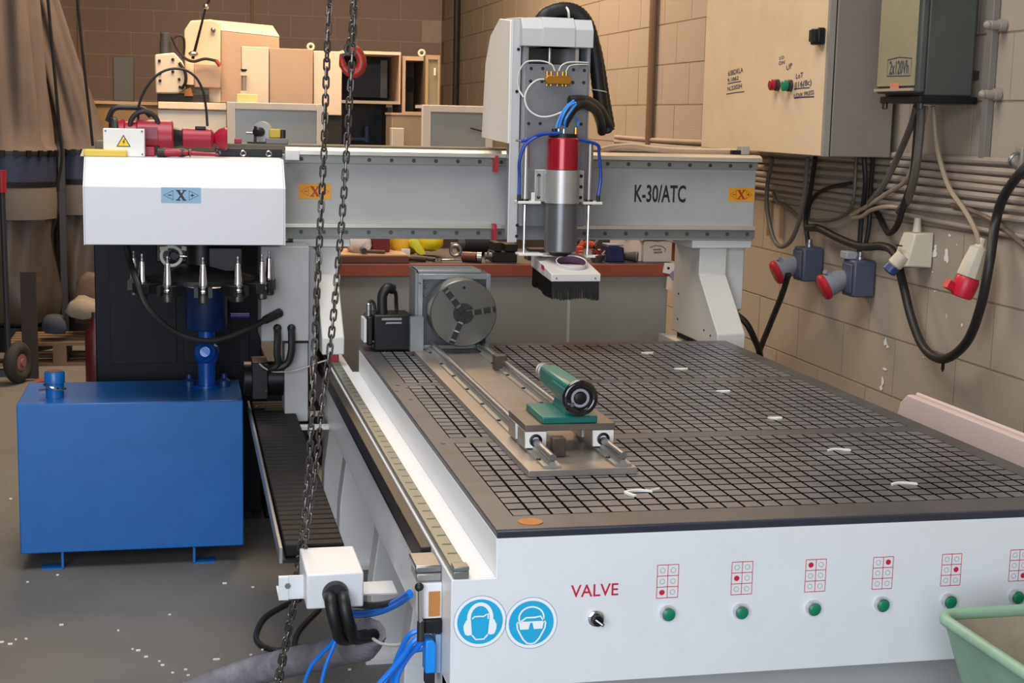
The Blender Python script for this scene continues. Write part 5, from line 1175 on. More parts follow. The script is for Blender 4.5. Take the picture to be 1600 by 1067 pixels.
mb.build('open_jaw', CHROME, sp)
x, y = onbench(646, 3.27), 3.27; pl = thing('pliers', 'dark wooden handled pliers on bench below yellow strap', 'pliers', (x, y, BZ))
MB().tube([(x - .03, y, BZ + .014), (x, y - .008, BZ + .016), (x + .05, y - .004, BZ + .011)], .011, 8).build('handle', M('tool_brown', '4a3428', .6), pl); MB().tube([(x - .03, y + .02, BZ + .014), (x + .01, y + .022, BZ + .016), (x + .09, y + .004, BZ + .009)], .009, 8).build('handle', M('tool_brown', '4a3428', .6), pl)
MB().ball((x - .035, y + .01, BZ + .016), .015, 10, (1.3, 1, .8)).build('head', DSTEEL, pl)
x = onbench(568, 3.26)
t = thing('hammer', 'small dark hammer lying on pale boards at bench left end', 'hammer', (x, 3.26, zb)); MB().cyl((x, 3.255, zb + .010), (x + .085, 3.25, zb + .007), .007, seg=8).build('handle', M('tool_brown', '4a3428', .6), t); MB().cyl((x, 3.235, zb + .0125), (x, 3.285, zb + .0125), .012, seg=10).build('head', DSTEEL, t)
xa, xb = onbench(725, 3.25), onbench(752, 3.25)
t = thing('copper_tube', 'short copper brown tube lying on bench front', 'tube', ((xa + xb) / 2, 3.25, BZ)); MB().cyl((xa, 3.275, BZ + .0215), (xb - .018, 3.245, BZ + .0215), .021, seg=18).build('tube_wall', M('copper_brown', '6b4130', .4, .5), t); MB().cyl((xb - .018, 3.245, BZ + .0215), (xb, 3.24, BZ + .0215), .0215, seg=18).build('steel_end', STEEL, t)
# vice and dark iron things
x0, x1, _, z1 = rect(768, 378, 806, 408, 3.28)
vc = thing('bench_vice', 'dark iron vice on bench just left of spindle nose', 'vice', ((x0 + x1) / 2, 3.3, BZ)); VM = M('vice_iron', '232120', .5, .4, var=.3)
MB().box(x0, x1, 3.25, 3.36, BZ + .0003, BZ + .045).build('base', VM, vc, bev=.004); MB().box(x0 + .005, x0 + .035, 3.245, 3.36, BZ + .0452, BZ + .082).build('fixed_jaw', VM, vc, bev=.003); MB().box(x0 + .05, x1, 3.245, 3.36, BZ + .0452, BZ + .076).build('moving_jaw', VM, vc, bev=.003)
MB().cyl((x0 - .03, 3.27, BZ + .025), (x0 - .001, 3.27, BZ + .025), .014, seg=12).build('screw', STEEL, vc); MB().cyl((x0 - .022, 3.235, BZ + .045), (x0 - .022, 3.30, BZ + .007), .005, seg=8).build('tommy_bar', CHROME, vc)
x0, x1, _, z1 = rect(718, 373, 786, 392, 3.5)
mt = thing('dark_motor', 'black electric motor lying at back of bench behind copper tube', 'motor', ((x0 + x1) / 2, 3.55, BZ))
MB().cyl((x0 + .03, 3.55, BZ + .046), (x1, 3.55, BZ + .046), .045, seg=20).build('motor_body', M('motor_black', '1f1f20', .5, .3), mt); MB().cyl((x0, 3.55, BZ + .046), (x0 + .03, 3.55, BZ + .046), .030, seg=16).build('end_bell', M('motor_grey', '55504c', .4, .5), mt); MB().cyl((x0 - .03, 3.55, BZ + .046), (x0, 3.55, BZ + .046), .010, seg=10).build('shaft', STEEL, mt)
MB().box(x0 + .05, x1 - .03, 3.53, 3.57, BZ + .0915, BZ + .110).build('terminal_box', M('motor_black', '1f1f20', .5), mt)
xa = onbench(712, 3.45)
MB().torus((xa, 3.45, BZ + .030), (.3, 1, 0), .022, .007, 18, 8).single('steel_ring', STEEL, 'grey steel ring standing on bench at left of the black motor', 'ring')
for i, (px, lab) in enumerate(((838, 'pale stack of plates on bench behind spindle nose left'),)):
    x0, x1, _, z1 = rect(824, 385, 852, 403, 3.36); t = thing('plate_stack', lab, 'plates', (x0, 3.38, BZ))
    for k in range(3): MB().box(x0 + .004 * k, x1, 3.34, 3.42, BZ + .0003 + k * .017, BZ + .013 + k * .017).build('plate', ALU if k % 2 else DSTEEL, t)
# right part of bench
rp = thing('red_pliers', 'orange red handled cutters standing on bench right of the spindle nose', 'pliers', (onbench(918, 3.4), 3.4, BZ))
for a, b in (((903, 392), (913, 378)), ((914, 380), (926, 383))):
    p, q = A(*a, y=3.40), A(*b, y=3.40); p.z = max(p.z, BZ + .014); MB().cyl(p, q, .013, .016, 12).build('handle', M('orange_red', 'c84a2c', .45), rp)
p, q = A(927, 383, y=3.40), A(934, 374, y=3.40); MB().cyl(p, q, .010, .005, 10).build('blade', CHROME, rp); MB().tube([A(903, 376, y=3.41), A(910, 381, y=3.41), A(926, 384, y=3.41)], .006, 8).build('pivot_arm', DSTEEL, rp)
MB().tube([A(926, 384, y=3.41), A(932, 392, y=3.42), (onbench(934, 3.42), 3.42, BZ + .006)], .006, 8).build('rest_leg', DSTEEL, rp)
x0, x1, _, z1 = rect(903, 384, 912, 402, 3.30); t = thing('red_tin', 'small red box with pale print behind the dust shoe collar', 'box', (x0, 3.32, BZ)); MB().box(x0, x1, 3.30, 3.34, BZ + .0003, BZ + .060).build('box', M('tin_red', 'cb3a34', .45), t, bev=.002)
mb = MB(); P_2 = Plane((0, 3.2996, 0), (1, 0, 0), (0, 0, 1))
for k in range(3): P_2.ribbon(mb, [(x0 + .004, BZ + .018 + k * .013), (x1 - .004, BZ + .018 + k * .013)], .004)
flat(mb, 'label_lines', M('tin_print', 'e8b0a0', .5), t)
x0, x1, _, z1 = rect(924, 388, 944, 407, 3.27); t = thing('bolt_tray', 'small pile of nuts and bolts in a steel dish left of blue box', 'dish', ((x0 + x1) / 2, 3.28, BZ)); cxx = (x0 + x1) / 2
MB().lathe((cxx, 3.28, BZ + .0003), (0, 0, 1), [(0, .022), (.03, .036), (.031, .034), (.004, .020)], 18).build('dish', STEEL, t)
for k in range(7):
    a = k * 2.4; MB().cyl((cxx + .016 * math.cos(a), 3.28 + .016 * math.sin(a), BZ + .022 + .004 * (k % 3)), (cxx + .016 * math.cos(a) + .018 * math.cos(k * 1.7), 3.28 + .016 * math.sin(a) + .01 * math.sin(k), BZ + .045 + .004 * (k % 3)), .005, seg=6).build('bolt', (CHROME, DSTEEL, RED)[k % 3], t)
x0, x1, _, z1 = rect(947, 385, 975, 408, 3.27); t = thing('blue_box', 'dark blue plastic box with pale lid on bench', 'box', ((x0 + x1) / 2, 3.3, BZ))
MB().prism([(x0, BZ + .0003), (x1, BZ + .0003), (x1 - .003, BZ + .062), (x0 + .004, BZ + .068)], 'y', 3.26, 3.36).build('box', M('box_navy', '131a4a', .35), t, bev=.004); MB().box(x0 + .005, x1 - .004, 3.262, 3.355, BZ + .0685, BZ + .074).build('lid', M('box_lid', '7d86a8', .4), t, bev=.002)
x = onbench(988, 3.26); t = thing('grey_roll', 'grey tapered roll lying on bench between blue box and cartons', 'roll', (x, 3.26, BZ))
MB().lathe((x - .045, 3.30, BZ + .022), (1, -.5, 0), [(0, .012), (.02, .016), (.075, .022)], 18).build('roll_body', M('roll_dark', '3c3a38', .6), t); MB().lathe((x + .022, 3.266, BZ + .022), (1, -.5, 0), [(0, .0225), (.004, .0225)], 18).build('roll_end', M('roll_end', '6d6a5e', .6), t)
CARD, CARD2 = M('white_carton', 'd8c2b0', .7, var=.05, scale=6), M('cream_carton', 'c2b9ac', .7, var=.05)
x0, x1, _, z1 = rect(965, 372, 1005, 408, 3.36); t = thing('white_carton', 'tall open off white carton leaning behind on bench', 'carton', (x0, 3.4, BZ))
MB().hull8([(x0, 3.36, BZ + .0003), (x1 - .01, 3.30, BZ + .0003), (x1 - .01, 3.42, BZ + .0003), (x0, 3.48, BZ + .0003)], [(x0, 3.36, BZ + .115), (x1 - .01, 3.30, BZ + .115), (x1 - .01, 3.42, BZ + .115), (x0, 3.48, BZ + .115)]).build('carton_body', CARD, t); MB().box(x0 + .01, x0 + .09, 3.32, 3.345, BZ + .112, BZ + .119).build('flap', CARD, t)
x0, x1, _, z1 = rect(1005, 380, 1049, 408, 3.28); t = thing('printed_carton', 'cream carton with faded black print on right end of bench', 'carton', (x0, 3.3, BZ))
MB().box(x0, x1, 3.275, 3.36, BZ + .0003, BZ + .088).build('carton_body', CARD2, t, bev=.002)
P3 = Plane((0, 3.2746, 0), (1, 0, 0), (0, 0, 1)); mb = MB(); cxx, czz = (x0 + x1) / 2, BZ + .05
P3.ribbon(mb, [(cxx - .035, czz + .012), (cxx - .01, czz + .020), (cxx + .02, czz + .016), (cxx + .035, czz + .004), (cxx + .03, czz - .006)], .004); P3.ribbon(mb, [(cxx - .02, czz + .002), (cxx + .015, czz + .004)], .006); P3.ribbon(mb, [(cxx - .018, czz - .010), (cxx + .02, czz - .008)], .007)
flat(mb, 'faded_print', M('faded_black', '6f6862', .7), t)
t = thing('paper_sheets', 'crumpled white papers lying over the cartons on bench', 'papers', (cxx, 3.3, BZ + .0885))
mb = MB(); n = 8
for i in range(n):
    xa_, xb_ = x0 - .01 + (x1 - x0 + .05) * i / n, x0 - .01 + (x1 - x0 + .05) * (i + 1) / n; ha, hb = .0015 + .010 * abs(math.sin(i * 1.1)), .0015 + .010 * abs(math.sin((i + 1) * 1.1))
    mb.hull8([(xa_, 3.268, BZ + .089 + ha), (xb_, 3.268, BZ + .089 + hb), (xb_, 3.36, BZ + .089 + hb), (xa_, 3.36, BZ + .089 + ha)], [(xa_, 3.268, BZ + .093 + ha), (xb_, 3.268, BZ + .093 + hb), (xb_, 3.36, BZ + .093 + hb), (xa_, 3.36, BZ + .093 + ha)])
mb.build('top_sheet', M('paper_white', 'e2d8cc', .8), t); MB().box(x0 + .055, x1 - .002, 3.285, 3.36, BZ + .105, BZ + .118).build('folded_sheet', M('paper_white', 'e2d8cc', .8), t)
x0, x1, _, _ = rect(1054, 385, 1062, 405, 3.30); MB().box(x0, x1 + .05, 3.30, 3.34, BZ + .0003, BZ + .085).single('wood_block', M('orange_wood', 'a06238', .6, var=.2), 'orange brown wooden block at bench right end by gantry leg', 'block', bev=.002)
t = thing('hanging_card', 'white and violet plastic blister card hanging at right end of bench edge', 'card', tuple(A(1050, 430, y=3.17)))
f = lambda pts, y0, y1: ([(p.x, p.z) for p in [A(a, b, y=y0) for a, b in pts]], 'y', y0, y1)
MB().prism(*f([(1039, 411), (1060, 412), (1060, 422), (1050, 424), (1046, 428), (1036, 426)], 3.176, 3.184)).build('header', WPLAST, t); MB().prism(*f([(1046, 429), (1051, 424), (1059, 420), (1058, 432), (1052, 438)], 3.170, 3.184)).build('middle', M('violet_grey', '8d86a8', .5), t)
MB().prism(*f([(1043, 432), (1050, 434), (1050, 453), (1041, 452)], 3.176, 3.184)).build('lower_card', M('pinkish_white', 'd8c4bc', .5), t); c = A(1044.5, 419, y=3.175); MB().lathe((c.x, 3.1758, c.z), (0, -1, 0), [(0, .006), (.0006, .006)], 12).build('black_dot', KPRINT, t)

# ================================================================ BACKGROUND MACHINES
MCR, MTAN, MPALE = M('mill_cream', 'dcc8aa', .5, var=.04, scale=3), M('mill_tan', 'bb9f86', .55, var=.05, scale=3, dirt='a58a73', dscale=2, damt=.3), M('mill_pale', 'dccdb6', .5, var=.04, scale=3)
def pbox(px0, py0, px1, py1, y0, y1, name, mat, parent=None, z0=None, bev=.004, **k):
    x0, x1, za, z1 = rect(px0, py0, px1, py1, y0)
    return MB().box(x0, x1, y0, y1, za if z0 is None else z0, z1).build(name, mat, parent, bev=bev, **k)
def pprism(pts, y0, y1, name, mat, parent=None, **k):
    return MB().prism([(p.x, p.z) for p in [A(a, b, y=y0) for a, b in pts]], 'y', y0, y1).build(name, mat, parent, **k)
ml = thing('milling_machine', 'cream milling machine with grey motor and black spindle head behind hood', 'milling machine', (-.4, 8.2, 0))
ms = pprism([(290, 150), (288, 47), (298, 32), (330, 30), (345, 36), (345, 150)], 7.95, 8.6, 'ram_front', MCR, ml, bev=.01)
pprism([(345.5, 160), (345.5, 48), (436, 58), (438, 160)], 8.0, 8.6, 'ram_body', MTAN, ml)
f0, f1, t0, t1 = A(345, 47.3, y=8.0), A(437, 57.3, y=8.0), A(332, 31, y=8.16), A(426, 40, y=8.16)
MB().hull8([f0, f1, Vector((f1.x, 8.6, f1.z)), Vector((f0.x, 8.6, f0.z))], [t0, t1, Vector((t1.x, 8.6, t1.z)), Vector((t0.x, 8.6, t0.z))]).build('ram_cover', M('mill_light', 'ead9c2', .5), ml)  # chamfer given a paler mill colour, overhead light put into the paint
pprism([(242, 85), (272, 82), (285, 96), (291, 112), (290, 138), (278, 146), (243, 146)], 7.70, 8.0, 'spindle_head', MPALE, ml, bev=.01)
pbox(291, 98, 303, 133, 7.8, 7.94, 'head_side', MCR, ml); pbox(303, 99, 346, 138, 7.80, 7.94, 'cross_arm', MTAN, ml, bev=.01)
c = A(259, 62, y=7.85)
cx0, cx1, cz0, cz1 = rect(249, 43, 271, 84, 7.85)
o = MB().lathe((c.x, 7.85, cz0 - .02), (0, 0, 1), [(0, .040), (.02, .042), (.10, .042), (.102, .037), (.155, .037), (.16, .030)], 20).build('spindle_motor', M('motor_slate', '4a4c50', .5, .2), ml)
pbox(246, 146, 326, 166, 7.75, 8.1, 'dark_column', M('mill_dark', '26221f', .6), ml); pprism([(289, 140), (298, 137), (302, 150), (288, 150)], 7.72, 7.76, 'orange_bracket', M('rust_orange', 'a06a34', .5), ml)
pbox(326, 138, 345, 160, 7.90, 8.2, 'knee_block', MPALE, ml)
p, q = A(301, 92, y=7.85), A(322, 10, y=7.85)
MB().cyl(p, q, .011, .007, 10).build('draw_lever', BLACKM, ml); MB().ball(q, .020, 12).build('lever_ball', CHROME, ml); MB().ball(A(302, 84, y=7.85), .024, 12, (1.4, 1, .8)).build('lever_collar', STEEL, ml); MB().tube([q, A(326, 2, y=7.85), A(330, -14, y=7.85)], .008, 8).build('lever_tip', BLACKM, ml)
MB().tube([A(269, 58, y=7.8), A(277, 76, y=7.78), A(288, 90, y=7.76), A(302, 96, y=7.75), A(320, 92, y=7.75), A(338, 95, y=7.75)], .010, 8).build('hose', BLACK, ml); MB().cyl(A(337, 94, y=7.75), A(344, 103, y=7.75), .014, seg=10).build('red_hose_end', M('dull_red', 'a84838', .5), ml)
MB().tube([A(271, 60, y=7.85), A(280, 55, y=7.85), A(287, 60, y=7.85), A(288, 75, y=7.85), A(286, 92, y=7.84)], .008, 8).build('hose', BLACK, ml)
MB().tube([A(280, 98, y=7.69), A(289, 112, y=7.68), A(290, 128, y=7.68), A(284, 139, y=7.69)], .011, 8).build('head_hose', BLACK, ml)
mb = MB()
for px, py in ((250, 115), (270, 112), (280, 124), (281, 136), (250, 126), (249, 95), (270, 93)):
    c = A(px, py, y=7.695); mb.lathe((c.x, 7.70, c.z), (0, -1, 0), [(0, .011), (.012, .009)], 8)
mb.build('head_knobs', BLACKM, ml, kind='stuff')
c = A(333, 47, y=7.94); MB().ball((c.x, 7.935, c.z), .018, 10).build('eye_bolt', STEEL, ml)
a, b = A(381, 110, y=7.48), A(381, 148, y=7.48)
o = MB().cyl((a.x, 7.47, b.z), (a.x, 7.47, a.z), .014, seg=12).build('oil_glass', M('oil_glass', '8f8678', .15), ml); MB().box(a.x - .025, a.x + .02, 7.455, 7.4995, a.z - .035, a.z - .012).build('glass_mount', MPALE, o); MB().box(a.x - .025, a.x + .02, 7.455, 7.4995, b.z, b.z + .025).build('glass_mount', MPALE, o); MB().lathe((a.x, 7.47, a.z - .010), (0, 0, 1), [(0, .010), (.012, .022), (.018, .022)], 12).build('filler_cap', BLACKM, o)
x0, x1, z0, z1 = rect(265, 160, 356, 230, 7.9); MB().box(x0, x1, 7.9, 8.39, 0, z1 - .06).build('pedestal', M('mill_base', 'a9a59c', .5), ml, bev=.006)
x0, x1, z0, z1 = rect(247, 160, 354, 171, 7.7); MB().box(x0, x1, 7.7, 8.37, z0, z1).build('table', M('mill_light', 'ead9c2', .5), ml, bev=.004)
pbox(247, 172, 354, 226, 7.72, 7.89, 'apron', M('apron_white', 'cfcac2', .45), ml, bev=.008)

en = thing('machining_centre', 'beige enclosure with pale side panels, dark open window and eye bolts', 'machine', (.3, 7.8, 0))
pbox(378, 73, 420, 166, 7.5, 7.69, 'side_panel', MPALE, en); pbox(421, 76, 489, 166, 7.52, 7.95, 'side_panel', MTAN, en); pbox(490, 80, 534, 180, 7.54, 8.2, 'side_panel', MPALE, en)
x0, x1, z0, z1 = rect(378, 166, 534, 230, 7.56); MB().box(x0, x1, 7.56, 7.69, 0, z1).build('base', M('base_dark', '221f1d', .6), en)
wx0, wx1, wz0, wz1 = rect(534, 80, 626, 162, 7.54)
MB().box(wx0, wx1, 8.1, 8.2, wz0, wz1).build('cavity_back', M('cavity_dark', '35322f', .6), en)
MB().box(wx0, wx1, 7.54, 8.1, wz1 - .02, wz1).build('cavity_roof', MPALE, en); MB().box(wx1 - .012, wx1, 7.54, 8.1, wz0, wz1 - .0202).build('cavity_side', MTAN, en); MB().box(wx0, wx1 - .0122, 7.54, 8.1, wz0, wz0 + .02).build('cavity_sill', M('sill_grey', '9a9388', .5), en)
ix0, ix1, iz0, iz1 = rect(545, 100, 594, 152, 7.9); MB().box(ix0, ix1, 7.9, 7.93, iz0, iz1).build('dark_screen', M('screen_black', '0e0e0f', .25), en); MB().box(ix1 + .002, ix1 + .05, 7.9, 7.95, iz0, iz1 + .03).build('inner_post', M('inner_grey', '6a645c', .5), en)
fx0, fx1, fz0, fz1 = rect(526, 160, 612, 232, 7.6); MB().box(fx0, fx1, 7.9, 8.2, 0, fz1 - .001).build('lower_cavity', M('screen_black', '0e0e0f', .25), en); MB().box(fx1 - .03, fx1, 7.6, 7.9, 0, fz1 - .03).build('lower_post', M('post_brown', '3d352e', .6), en)
c = A(565, 218, y=7.7); MB().cyl((c.x - .05, 7.8, c.z), (c.x + .04, 7.8, c.z), .016, seg=10).build('coolant_pipe', M('dull_blue', '3a4a66', .5), en); MB().cyl((c.x - .09, 7.8, c.z), (c.x - .0505, 7.8, c.z), .014, seg=10).build('red_nozzle', M('dull_red', 'a84838', .5), en); MB().cyl((c.x + .05, 7.8, c.z - .02), (c.x + .05, 7.8, c.z + .09), .02, seg=10).build('coolant_pipe', M('dull_blue', '3a4a66', .5), en)
EYE = []
for px, py in ((485.5, 73), (659, 83)):
    c = A(px, py, y=7.7); e_ = MB().torus((c.x, 7.7, c.z), (0, 1, 0), .020, .008, 18, 8); e_.cyl((c.x, 7.7, c.z - .075), (c.x, 7.7, c.z - .025), .009, seg=8); e_.build('eye_bolt', M('eye_cream', 'd8cdb8', .5), en if px < 600 else None) if px < 600 else EYE.append(e_)
cab2 = thing('open_cabinet', 'tan cabinet with dark interior and its narrow door standing open beside corner', 'cabinet', (.75, 7.9, 0))
EYE[0].build('eye_bolt', M('eye_cream', 'd8cdb8', .5), cab2)
x0, x1, z0, z1 = rect(628.5, 88, 664, 178, 7.56)
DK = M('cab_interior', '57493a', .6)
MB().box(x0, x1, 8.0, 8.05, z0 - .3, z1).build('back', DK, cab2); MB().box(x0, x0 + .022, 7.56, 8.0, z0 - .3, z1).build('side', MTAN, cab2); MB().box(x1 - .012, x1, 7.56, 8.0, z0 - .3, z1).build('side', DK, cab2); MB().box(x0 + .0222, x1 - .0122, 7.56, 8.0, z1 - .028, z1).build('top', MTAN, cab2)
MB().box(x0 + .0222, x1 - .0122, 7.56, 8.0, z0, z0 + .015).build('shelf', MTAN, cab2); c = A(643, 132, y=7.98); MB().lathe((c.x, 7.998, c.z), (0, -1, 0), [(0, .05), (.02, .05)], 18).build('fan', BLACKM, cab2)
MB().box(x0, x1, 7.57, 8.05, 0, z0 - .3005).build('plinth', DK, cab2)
dx0, dx1, dz0, dz1 = rect(665, 86, 687, 168, 7.5)
d = MB(); d.box(dx0, dx0 + .018, 7.5, 7.53, dz0, dz1).box(dx1 - .014, dx1, 7.5, 7.53, dz0, dz1).box(dx0 + .0182, dx1 - .0142, 7.5, 7.53, dz1 - .03, dz1).box(dx0 + .0182, dx1 - .0142, 7.5, 7.53, dz0, dz0 + .012)
do = d.build('open_door', M('door_tan', 'a8916e', .5), cab2); MB().box(dx0 + .0185, dx1 - .0145, 7.512, 7.518, dz0 + .013, dz1 - .031).build('door_pane', M('door_pane', '8d8672', .2), do); c = A(679, 112, y=7.5); MB().box(c.x - .006, c.x + .006, 7.488, 7.4995, c.z - .025, c.z + .025).build('door_label', WPLAST, do)
tb2 = thing('tan_chest', 'low tan steel chest under the open cabinet left of grey guard frame', 'chest', (.7, 7.2, 0))
x0, x1, z0, z1 = rect(612, 180, 664, 232, 7.2); MB().box(x0, x1, 7.2, 7.5, 0, z1).build('chest_body', M('chest_tan', '8f7f6c', .6), tb2, bev=.004); MB().box(x0 - .005, x1 + .005, 7.195, 7.5, z1 + .0002, z1 + .015).build('chest_lid', MTAN, tb2)
x0, x1, z0, z1 = rect(612, 200, 631, 232, 7.05); MB().box(x0, x1, 7.05, 7.15, 0, z1).single('white_slab', M('slab_white', 'c2b8ae', .6), 'narrow off white slab standing in front of the tan chest', 'slab', bev=.004)
GW, GPAN = M('guard_white', 'd6cfc6', .45, var=.03, dirt='a88f78', dscale=3, damt=.25), M('guard_pane', '9aa0a2', .3, .2, var=.12, scale=3, dirt='b5aca4', dscale=2, damt=.5)
def guard(px0, py0, px1, py1, y, ft, fs, label, rf=True):
    x0, x1, z0, z1 = rect(px0, py0, px1, py1, y); t = thing('machine_guard', label, 'guard', ((x0 + x1) / 2, y, 0))
    MB().box(x0, x0 + fs, y, y + .05, 0, z1).build('frame_post', GW, t, bev=.003)
    if rf: MB().box(x1 - fs * .8, x1, y, y + .05, 0, z1).build('frame_post', GW, t, bev=.003)
    xe = x1 - (fs * .8 if rf else 0)
    MB().box(x0 + fs + .0002, xe - .0002, y, y + .05, z1 - ft, z1).build('top_bar', GW, t, bev=.003); MB().box(x0 + fs + .0002, xe - .0002, y + .022, y + .028, .3, z1 - ft - .0002).build('pane', GPAN, t)
    MB().box(x0, x1, y + .0502, y + .30, z1 - .02, z1).build('top_ledge', GW, t); return t
guard(355, 161, 505, 232, 6.6, .042, .048, 'white framed machine guard with grey panel behind the small wheel')
guard(660, 165, 770, 232, 6.4, .042, .052, 'white framed guard with grey panel beside spindle side cover', True)
c = A(735, 200, y=6.42); MB().cyl(A(735, 200, y=6.39), A(757, 206, y=6.39), .005, seg=8).single('steel_rod', DSTEEL, 'thin dark rod on the grey guard panel beside spindle cover', 'rod')
x0, x1, z0, z1 = rect(370, 147, 402, 159, 6.75); MB().box(x0, x1, 6.72, 6.82, A(386, 161, y=6.6).z + .0003, z1).single('yellow_block', M('pale_yellow', 'd8c888', .6), 'pale yellow block lying on top of the white machine guard', 'block', bev=.004)
tn = thing('tan_cabinet', 'tan steel cabinet with pale top at far left behind the red tool', 'cabinet', (-1.0, 8.5, 0))
x0, x1, z0, z1 = rect(112, 163, 262, 232, 8.4); MB().box(x0, x1, 8.4, 9.0, 0, z1).build('body', M('tan_steel', '94744f', .6, var=.06, dirt='7d6044', dscale=3, damt=.4), tn, bev=.004); MB().box(x0 - .01, x1 + .02, 8.38, 9.0, z1 + .0002, z1 + .022).build('top_ledge', M('tan_ledge', 'b89b7a', .6), tn)
zt = z1 + .0225; x0, x1, _, z1 = rect(176, 88, 209, 158, 8.6); MB().prism([(8.60, zt), (8.66, zt), (8.74, z1), (8.68, z1)], 'x', x0, x1).single('grey_plate', M('slate_plate', '353839', .6, var=.08), 'dark grey upright plate leaning on the tan cabinet top', 'plate', bev=.006)

# ================================================================ DUST COLLECTORS, HAND TRUCK, PALLET
CLOTH, DRUM, BAND, PBAG = M('filter_cloth', '665b56', .85, var=.12, scale=6, bump=.3, bscale=40, dirt='4d4540', dscale=3, damt=.6), M('drum_blue', '25304e', .5, var=.15, dirt='3a3b45', dscale=5, damt=.6), M('canvas_band', '6a645f', .7, var=.08), M('plastic_sack', '48413c', .45, var=.25, scale=5, dirt='332e2b', dscale=4, damt=.6)
def dust(px, y, R_, label, ph, lean=0., shr=1.):
    c = A(px, 250, y=y); x = c.x; t = thing('dust_collector', label, 'dust collector', (x, y, 0)); ctr = lambda z: Vector((x, y, z))
    mb = MB(); n = 64; zz = [1.285, 1.33, 1.45, 1.65, 1.9, 2.2, 2.5, 2.9]; rr = [1.02, .90, .86, .82, .80, .78, .76, .72]; am = [.0, .05, .10, .12, .12, .11, .10, .10]
    for z, r, a_ in zip(zz, rr, am):
        for k in range(n):
            a = 2 * math.pi * k / n; q = R_ * (r + a_ * math.sin(7 * a + ph + z * .8) + a_ * .5 * math.sin(13 * a + ph * 2 - z * 1.3))
            t_ = max(0, min(1, (z - 1.33) / 1.2)); q *= 1 - (1 - shr) * t_; mb.v.append(Vector((x + lean * t_ + q * math.cos(a), y + q * math.sin(a), z)))
    for i in range(len(zz) - 1): mb.f += [(i * n + k, i * n + (k + 1) % n, (i + 1) * n + (k + 1) % n, (i + 1) * n + k) for k in range(n)]
    mb.f.append(tuple(range(n))[::-1]); mb.f.append(tuple((len(zz) - 1) * n + k for k in range(n)))
    mb.build('filter_bag', CLOTH, t, ang=80)
    MB().lathe(ctr(1.262), (0, 0, 1), [(0, R_), (.0, R_ * 1.03), (.022, R_ * 1.03), (.022, R_)], 40).build('rim', BLACK, t)
    MB().lathe(ctr(1.09), (0, 0, 1), [(0, R_ * .985), (.171, R_)], 40).build('drum', DRUM, t); MB().lathe(ctr(1.055), (0, 0, 1), [(0, R_), (.034, R_ * 1.02)], 40).build('lower_rim', BLACK, t)
    MB().lathe(ctr(.85), (0, 0, 1), [(0, R_ * .97), (.09, R_ * 1.0), (.204, R_ * .99)], 40).build('canvas_band', BAND, t)
    mb = MB(); zz = [.16, .20, .35, .55, .75, .849]; rr = [.75, .95, 1.0, .92, .86, .93]
    for z, r in zip(zz, rr):
        for k in range(n):
            a = 2 * math.pi * k / n; q = R_ * (r + .06 * math.sin(5 * a + ph + z * 6) + .04 * math.sin(11 * a - z * 9)); mb.v.append(Vector((x + q * math.cos(a), y + q * math.sin(a), z)))
    for i in range(len(zz) - 1): mb.f += [(i * n + k, i * n + (k + 1) % n, (i + 1) * n + (k + 1) % n, (i + 1) * n + k) for k in range(n)]
    mb.f.append(tuple(range(n))[::-1]); mb.f.append(tuple((len(zz) - 1) * n + k for k in range(n))); mb.build('collection_sack', PBAG, t, ang=80)
    MB().lathe(ctr(.0), (0, 0, 1), [(0, R_ * .9), (.158, R_ * .9)], 24).build('base', BLACKM, t)
    for s in (-1, 1): MB().box(x + s * R_ * 1.1 - .02, x + s * R_ * 1.1 + .02, y - .03, y + .02, 0, 1.30).build('post', M('post_dark', '2b2a2e', .5), t)
    mb = MB()
    for k in range(10):
        a = math.radians(200 + k * 16); mb.obox((x + R_ * 1.04 * math.cos(a), y + R_ * 1.04 * math.sin(a), 1.27), (.02, .03, .04), Matrix.Rotation(a, 3, 'Z'))
    mb.build('rim_clips', BLACKM, t, kind='stuff')
dust(20, 7.40, .275, 'blue dust collector with tall grey filter bag at left edge', .4, -.03, .85)
dust(124, 7.85, .205, 'second dust collector half hidden behind the white hood', 1.9, -.30, .70)

ht = thing('hand_truck', 'old sack truck with red grip, black tyre and pink hub at left edge', 'hand truck', (-1.6, 6.1, 0))
w0 = A(28, 560, y=6.05); w0.z = .122
MB().torus(w0, (1, -.48, 0), .083, .037, 32, 12).build('tyre', M('tyre_dark', '2c2a29', .8, var=.2), ht); hb = MB().lathe(w0 - Vector((.027, -.013, 0)), (1, -.48, 0), [(0, .05), (.055, .05), (.058, .022), (.068, .02)], 20).build('hub', M('pink_hub', '7d5554', .6), ht)
MB().cyl((w0.x - .30, w0.y + .145, w0.z), (w0.x - .028, w0.y + .0135, w0.z), .014, seg=10).build('axle', DSTEEL, ht)
p, q = A(5, 300, y=6.05), A(14, 520, y=6.05)
MB().cyl((q.x, 6.0, .06), (p.x, 6.0, p.z), .016, seg=12).build('upright', M('truck_blue_black', '20222b', .5), ht); MB().cyl((p.x, 6.0, p.z + .0002), (p.x, 6.0, A(4, 266, y=6.0).z), .024, .026, 14).build('red_grip', M('grip_red', '9a1c2c', .45), ht)
MB().box(q.x - .40, q.x + .02, 5.97, 6.03, .05, .09).build('cross_bar', M('truck_blue_black', '20222b', .5), ht)
x0, x1, z0, z1 = rect(42, 425, 58, 590, 6.12); MB().box(x0 - .03, x1, 6.12, 6.15, .012, z1).build('back_board', M('board_dark', '2c201a', .7), ht); c = A(70, 572, z=.006)
MB().prism([(x1 - .02, 5.98), (x1 + .085, 6.10), (x1 + .085, 6.16), (x1 - .02, 6.16)], 'z', .0, .0115).build('toe_plate', M('toe_red', '7a4540', .6), ht)
